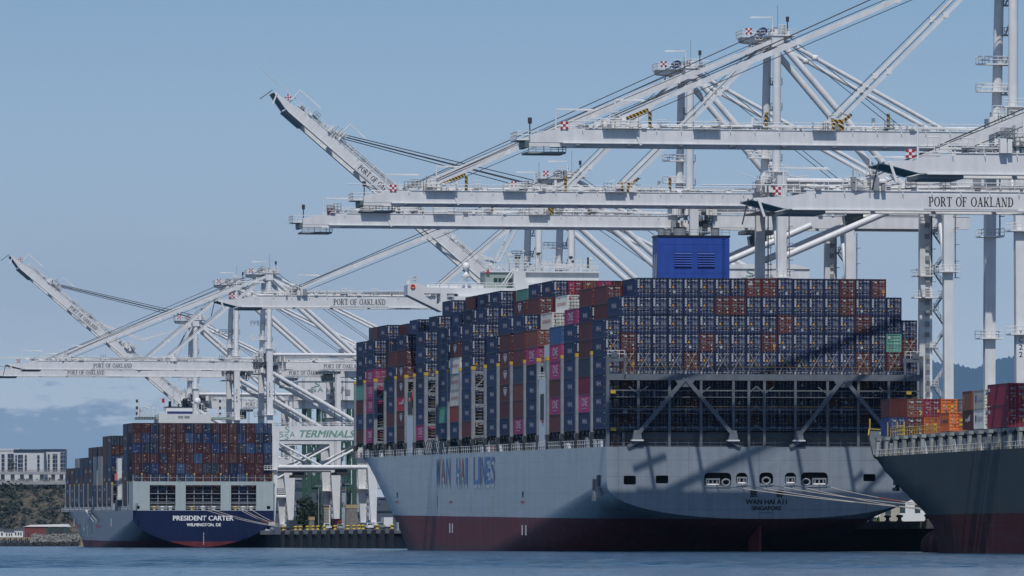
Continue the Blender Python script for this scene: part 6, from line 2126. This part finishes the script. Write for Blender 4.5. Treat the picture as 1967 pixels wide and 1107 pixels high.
for k in range(1500):
    px = rg_.uniform(-12, 152); t = rg_.random()
    if px < 58 and t > .45: continue
    p = Vector(((px-CX)*2530/F_PX, 2522 + 16*t, -.2 + 4.6*t))
    r = rg_.uniform(.3, .75)
    ax3 = [Vector((rg_.gauss(0,1), rg_.gauss(0,1), rg_.gauss(0,1))).normalized()*r*rg_.uniform(.7, 1.2) for _ in range(3)]
    v = [p+ax3[0], p-ax3[0], p+ax3[1], p-ax3[1], p+ax3[2], p-ax3[2]]
    mb.faces(v, [(0,2,4), (2,1,4), (1,3,4), (3,0,4), (2,0,5), (1,2,5), (3,1,5), (0,3,5)], M_ROCK[2] if p.z < 1.5 else M_ROCK[0] if rg_.random() < .6 else M_ROCK[1])
thing_mesh(mb, 'riprap_rocks', 'grey riprap rocks along the far shore', 'rocks', kind='stuff')
mb = MB()
for k in range(16):
    x = (2 + k*3.6 - CX)*2515/F_PX; mb.tube((x, 2515, -1), (x, 2515, 2.3 + (k % 3)*.4), .3, M_DARK, 6)
mb.box((-10-CX)*2515/F_PX, (60-CX)*2515/F_PX, 2516, 2517, 1.2, 2.2, M_CONC)
thing_mesh(mb, 'pile_seawall', 'dark timber pile seawall below the small white houses', 'seawall')
M_REDW = mat('shed_red', (.17, .045, .045), .7, var=.1, streak=.1)
r_, w, h = building('boat_shed', 'long red shed with green end and white roof on the far shore', 2680, 47, 88, 1012, 1032, 14, M_REDW, [(.15, .2, .0, .45)], None, cat='shed')
mb = MB(); mb.prism([(-.5, h), (w+9, h), (w+8, h+1.0), (w*.3, h+.7)], -.4, 14.4, M_WHITE); mb.build('roof', r_)
mb = MB(); mb.box(w+.01, w*1.95, 0, 12, -6, h-.3, M_GRN); mb.box(w*1.12, w*1.85, -.12, 0, 1.2, h-.8, M_DARK); mb.box(w*1.05, w*1.9, -.3, 0, -2, 1.0, mat('pale_blue_sheet', (.35, .42, .5), .6)); mb.build('green_bay', r_)
for k, (a, b, t, lb) in enumerate(((-16, 9, 1019, 'small white house at the frame edge on the far shore'), (9, 26, 1021, 'small white house in the middle of the far shore row'), (26, 44, 1018, 'small white house next to the red shed'))):
    r_, w, h = building('shore_house', lb, 2660, a, b, t, 1033, 9, M_WHITE, [(.15, .3, .35, .7), (.45, .6, .35, .7), (.72, .86, .35, .7)], None, 'houses on the far shore', 'house')
    mb = MB(); mb.prism([(-.4, h), (w+.4, h), (w*.5, h+1.1)], -.4, 9.4, M_WHD); mb.build('roof', r_)
# hill with its scrub
def fbm(x, y, s=0):
    return (math.sin(x*1.3+s)*math.cos(y*1.7+s*2) + .5*math.sin(x*3.1+y*2.3+s*3) + .25*math.sin(x*7.3-y*5.1+s))/1.75
mb = MB()
nx, ny = 60, 16
hv = []
def hill_z(px, t): return 4 + 41*min(1, t*1.25)**.85*(1 - .0*px) + 2.2*fbm(px*.09, t*5, 1.0)
for j in range(ny+1):
    for i in range(nx+1):
        px = -60 + 290*i/nx; t = j/ny; Y = 4700 + 420*t
        hv.append(((px-CX)*Y/F_PX, Y, hill_z(px, t)))
def hill_mat():
    m = bpy.data.materials.new('dry_scrub_hillside'); m.use_nodes = True
    nt = m.node_tree; b = nt.nodes['Principled BSDF']; b.inputs['Roughness'].default_value = 1
    g = nt.nodes.new('ShaderNodeNewGeometry'); n = nt.nodes.new('ShaderNodeTexNoise'); n.inputs['Scale'].default_value = .13; n.inputs['Detail'].default_value = 8; n.inputs['Roughness'].default_value = .7
    nt.links.new(g.outputs['Position'], n.inputs['Vector'])
    r = nt.nodes.new('ShaderNodeValToRGB'); e = r.color_ramp.elements
    e[0].position = .46; e[0].color = (.022, .032, .022, 1); e[1].position = .60; e[1].color = (.15, .105, .065, 1)
    nt.links.new(n.outputs[0], r.inputs[0]); nt.links.new(r.outputs[0], b.inputs['Base Color'])
    return m
mb.faces(hv, [(j*(nx+1)+i, j*(nx+1)+i+1, (j+1)*(nx+1)+i+1, (j+1)*(nx+1)+i) for j in range(ny) for i in range(nx)], hill_mat(), True)
thing_mesh(mb, 'hill', 'dry scrubby hillside below the viaduct', 'hill', kind='structure')
mb = MB(); m1, m2 = leaf_mat('scrub_dark', (.024, .034, .022)), leaf_mat('scrub_light', (.055, .062, .035))
for k in range(270):
    px, t = rg_.uniform(-15, 135), rg_.random()**.8
    if px < 28 and rg_.random() < .6: t *= .8
    elif rg_.random() < .35: continue
    Y = 4700 + 420*t*.8; c = Vector(((px-CX)*Y/F_PX, Y, hill_z(px, t*.8)))
    r = rg_.uniform(1.2, 3.0)*(1.6 if px < 28 else 1)
    for q in range(34):
        d = Vector((rg_.gauss(0, .6), rg_.gauss(0, .6), abs(rg_.gauss(0, .6))))*r
        a, b = Vector((rg_.uniform(-1,1), rg_.uniform(-1,1), rg_.uniform(-1,1))).normalized()*r*.25, Vector((rg_.uniform(-1,1), rg_.uniform(-1,1), rg_.uniform(-1,1))).normalized()*r*.25
        mb.poly([c+d-a-b, c+d+a-b, c+d+a+b, c+d-a+b], m1 if rg_.random() < .65 else m2)
thing_mesh(mb, 'scrub_undergrowth', 'dark scrub bushes covering the far hillside', 'scrub', kind='stuff')
# viaduct
s5 = F_PX/4990.0
vr = empty('viaduct', ((-40-CX)/s5, 4990, 0)); tag(vr, 'double-deck concrete road viaduct crossing the far hill', 'viaduct')
def vx(px): return (px+40)/s5
def vz(py): return CAM_H+(HORIZ-py)/s5
for a, b in ((906, 911.5), (925, 931)):
    mb = MB(); mb.box(0, vx(250), 0, 14, vz(b), vz(a), mat('viaduct_concrete', (.30, .31, .32), .8, var=.1, vscale=.1)); mb.rail((0, 0, vz(a)), (vx(250), 0, vz(a)), M_CONC, step=6, h=1.1, t=.25); mb.build('deck', vr)
for px in (-22, 4, 23, 41, 58, 79, 101, 117, 140):
    mb = MB(); mb.box(vx(px)-1.2, vx(px)+1.2, 3, 9, vz(925), vz(911.5), M_CONC); mb.box(vx(px)-1.4, vx(px)+1.4, 3, 9, vz(975), vz(931), M_CONC); mb.build('pier', vr)
M_BW = mat('apartment_white', (.56, .56, .55), .7, var=.04)
M_BN = mat('apartment_navy_glass', (.022, .032, .065), .25, spec=.6)
FLOORS = 3.2
V = [(.05, .14, .05, .88), (.27, .5, .05, .92), (.6, .7, .05, .92), (.8, .9, .05, .9)]
building('apartment_block', 'white apartment block with wide dark glazing at the frame edge', 5250, -22, 37, 866, 909, 18, M_BW, [(.42, .52, .08, .84), (.62, .86, .08, .86), (.9, .98, .08, .84)], (M_BW, 1.5), 'apartment blocks on the hill', wm=M_BN)
building('apartment_block', 'white apartment block in the middle of the hilltop row', 5240, 27, 84, 869, 909, 20, M_BW, [(.04, .1, .1, .86), (.13, .30, .05, .88), (.36, .43, .1, .86), (.78, .86, .05, .86)], (M_BN, 2.2), 'apartment blocks on the hill', wm=M_BN)
building('apartment_block', 'white and navy apartment block nearest the dark blue ship', 5260, 79, 125, 867, 909, 22, M_BW, [(0, .2, .05, .9), (.28, .36, .05, .86), (.48, .68, .05, .88), (.8, 1.0, .05, .95)], (M_BN, 1.6), 'apartment blocks on the hill', wm=M_BN)
tree(22, 5010, 48, 15, 9, 'dark conifer in front of the far apartment blocks', seed=8, n=500)
# far right: blue wooded ridge
ridge = [(1500, 745), (1600, 728), (1700, 712), (1740, 700), (1768, 690), (1785, 690), (1800, 697), (1835, 699), (1852, 704), (1872, 709), (1884, 702), (1900, 694), (1932, 687), (1967, 683), (2010, 676), (2080, 690), (2150, 720)]
mb = MB(); hv = []
nx, ny = 240, 10
for j in range(ny+1):
    for i in range(nx+1):
        px = 1500 + 650*i/nx; t = j/ny; Y = 55000 + 7000*t
        zt_ = CAM_H + (HORIZ - lerp_tab(ridge, px))*62000/F_PX + 12*fbm(px*.5, 3, 2) + 5*math.sin(px*1.9+math.sin(px*.7)*3)
        hv.append(((px-CX)*Y/F_PX, Y, zt_*t**.75 + (1-t)*2 + (0 if j == ny else 12*fbm(px*.12, t*9, 5)*t)))
mb.faces(hv, [(j*(nx+1)+i, j*(nx+1)+i+1, (j+1)*(nx+1)+i+1, (j+1)*(nx+1)+i) for j in range(ny) for i in range(nx)], mat('wooded_ridge', (.03, .042, .03), .95, var=.35, vscale=.006), True)
thing_mesh(mb, 'hills', 'hazy blue wooded hills behind the cranes', 'hills', kind='structure')

# ------------------------------------------------------------------ sea haze
HAZE = 0.000012
mb = MB()
hm = bpy.data.materials.new('sea_haze'); hm.use_nodes = True
nt = hm.node_tree; nt.nodes.clear()
ho = nt.nodes.new('ShaderNodeOutputMaterial'); pv = nt.nodes.new('ShaderNodeVolumePrincipled')
pv.inputs['Color'].default_value = (.32, .62, 1.0, 1); pv.inputs['Density'].default_value = HAZE; pv.inputs['Anisotropy'].default_value = 0.0
nt.links.new(pv.outputs[0], ho.inputs['Volume'])
mb.box(-9500, 9500, -60, 64500, -4, 2500, hm)
thing_mesh(mb, 'haze', 'thin blue sea haze over the harbour', 'haze', kind='stuff')
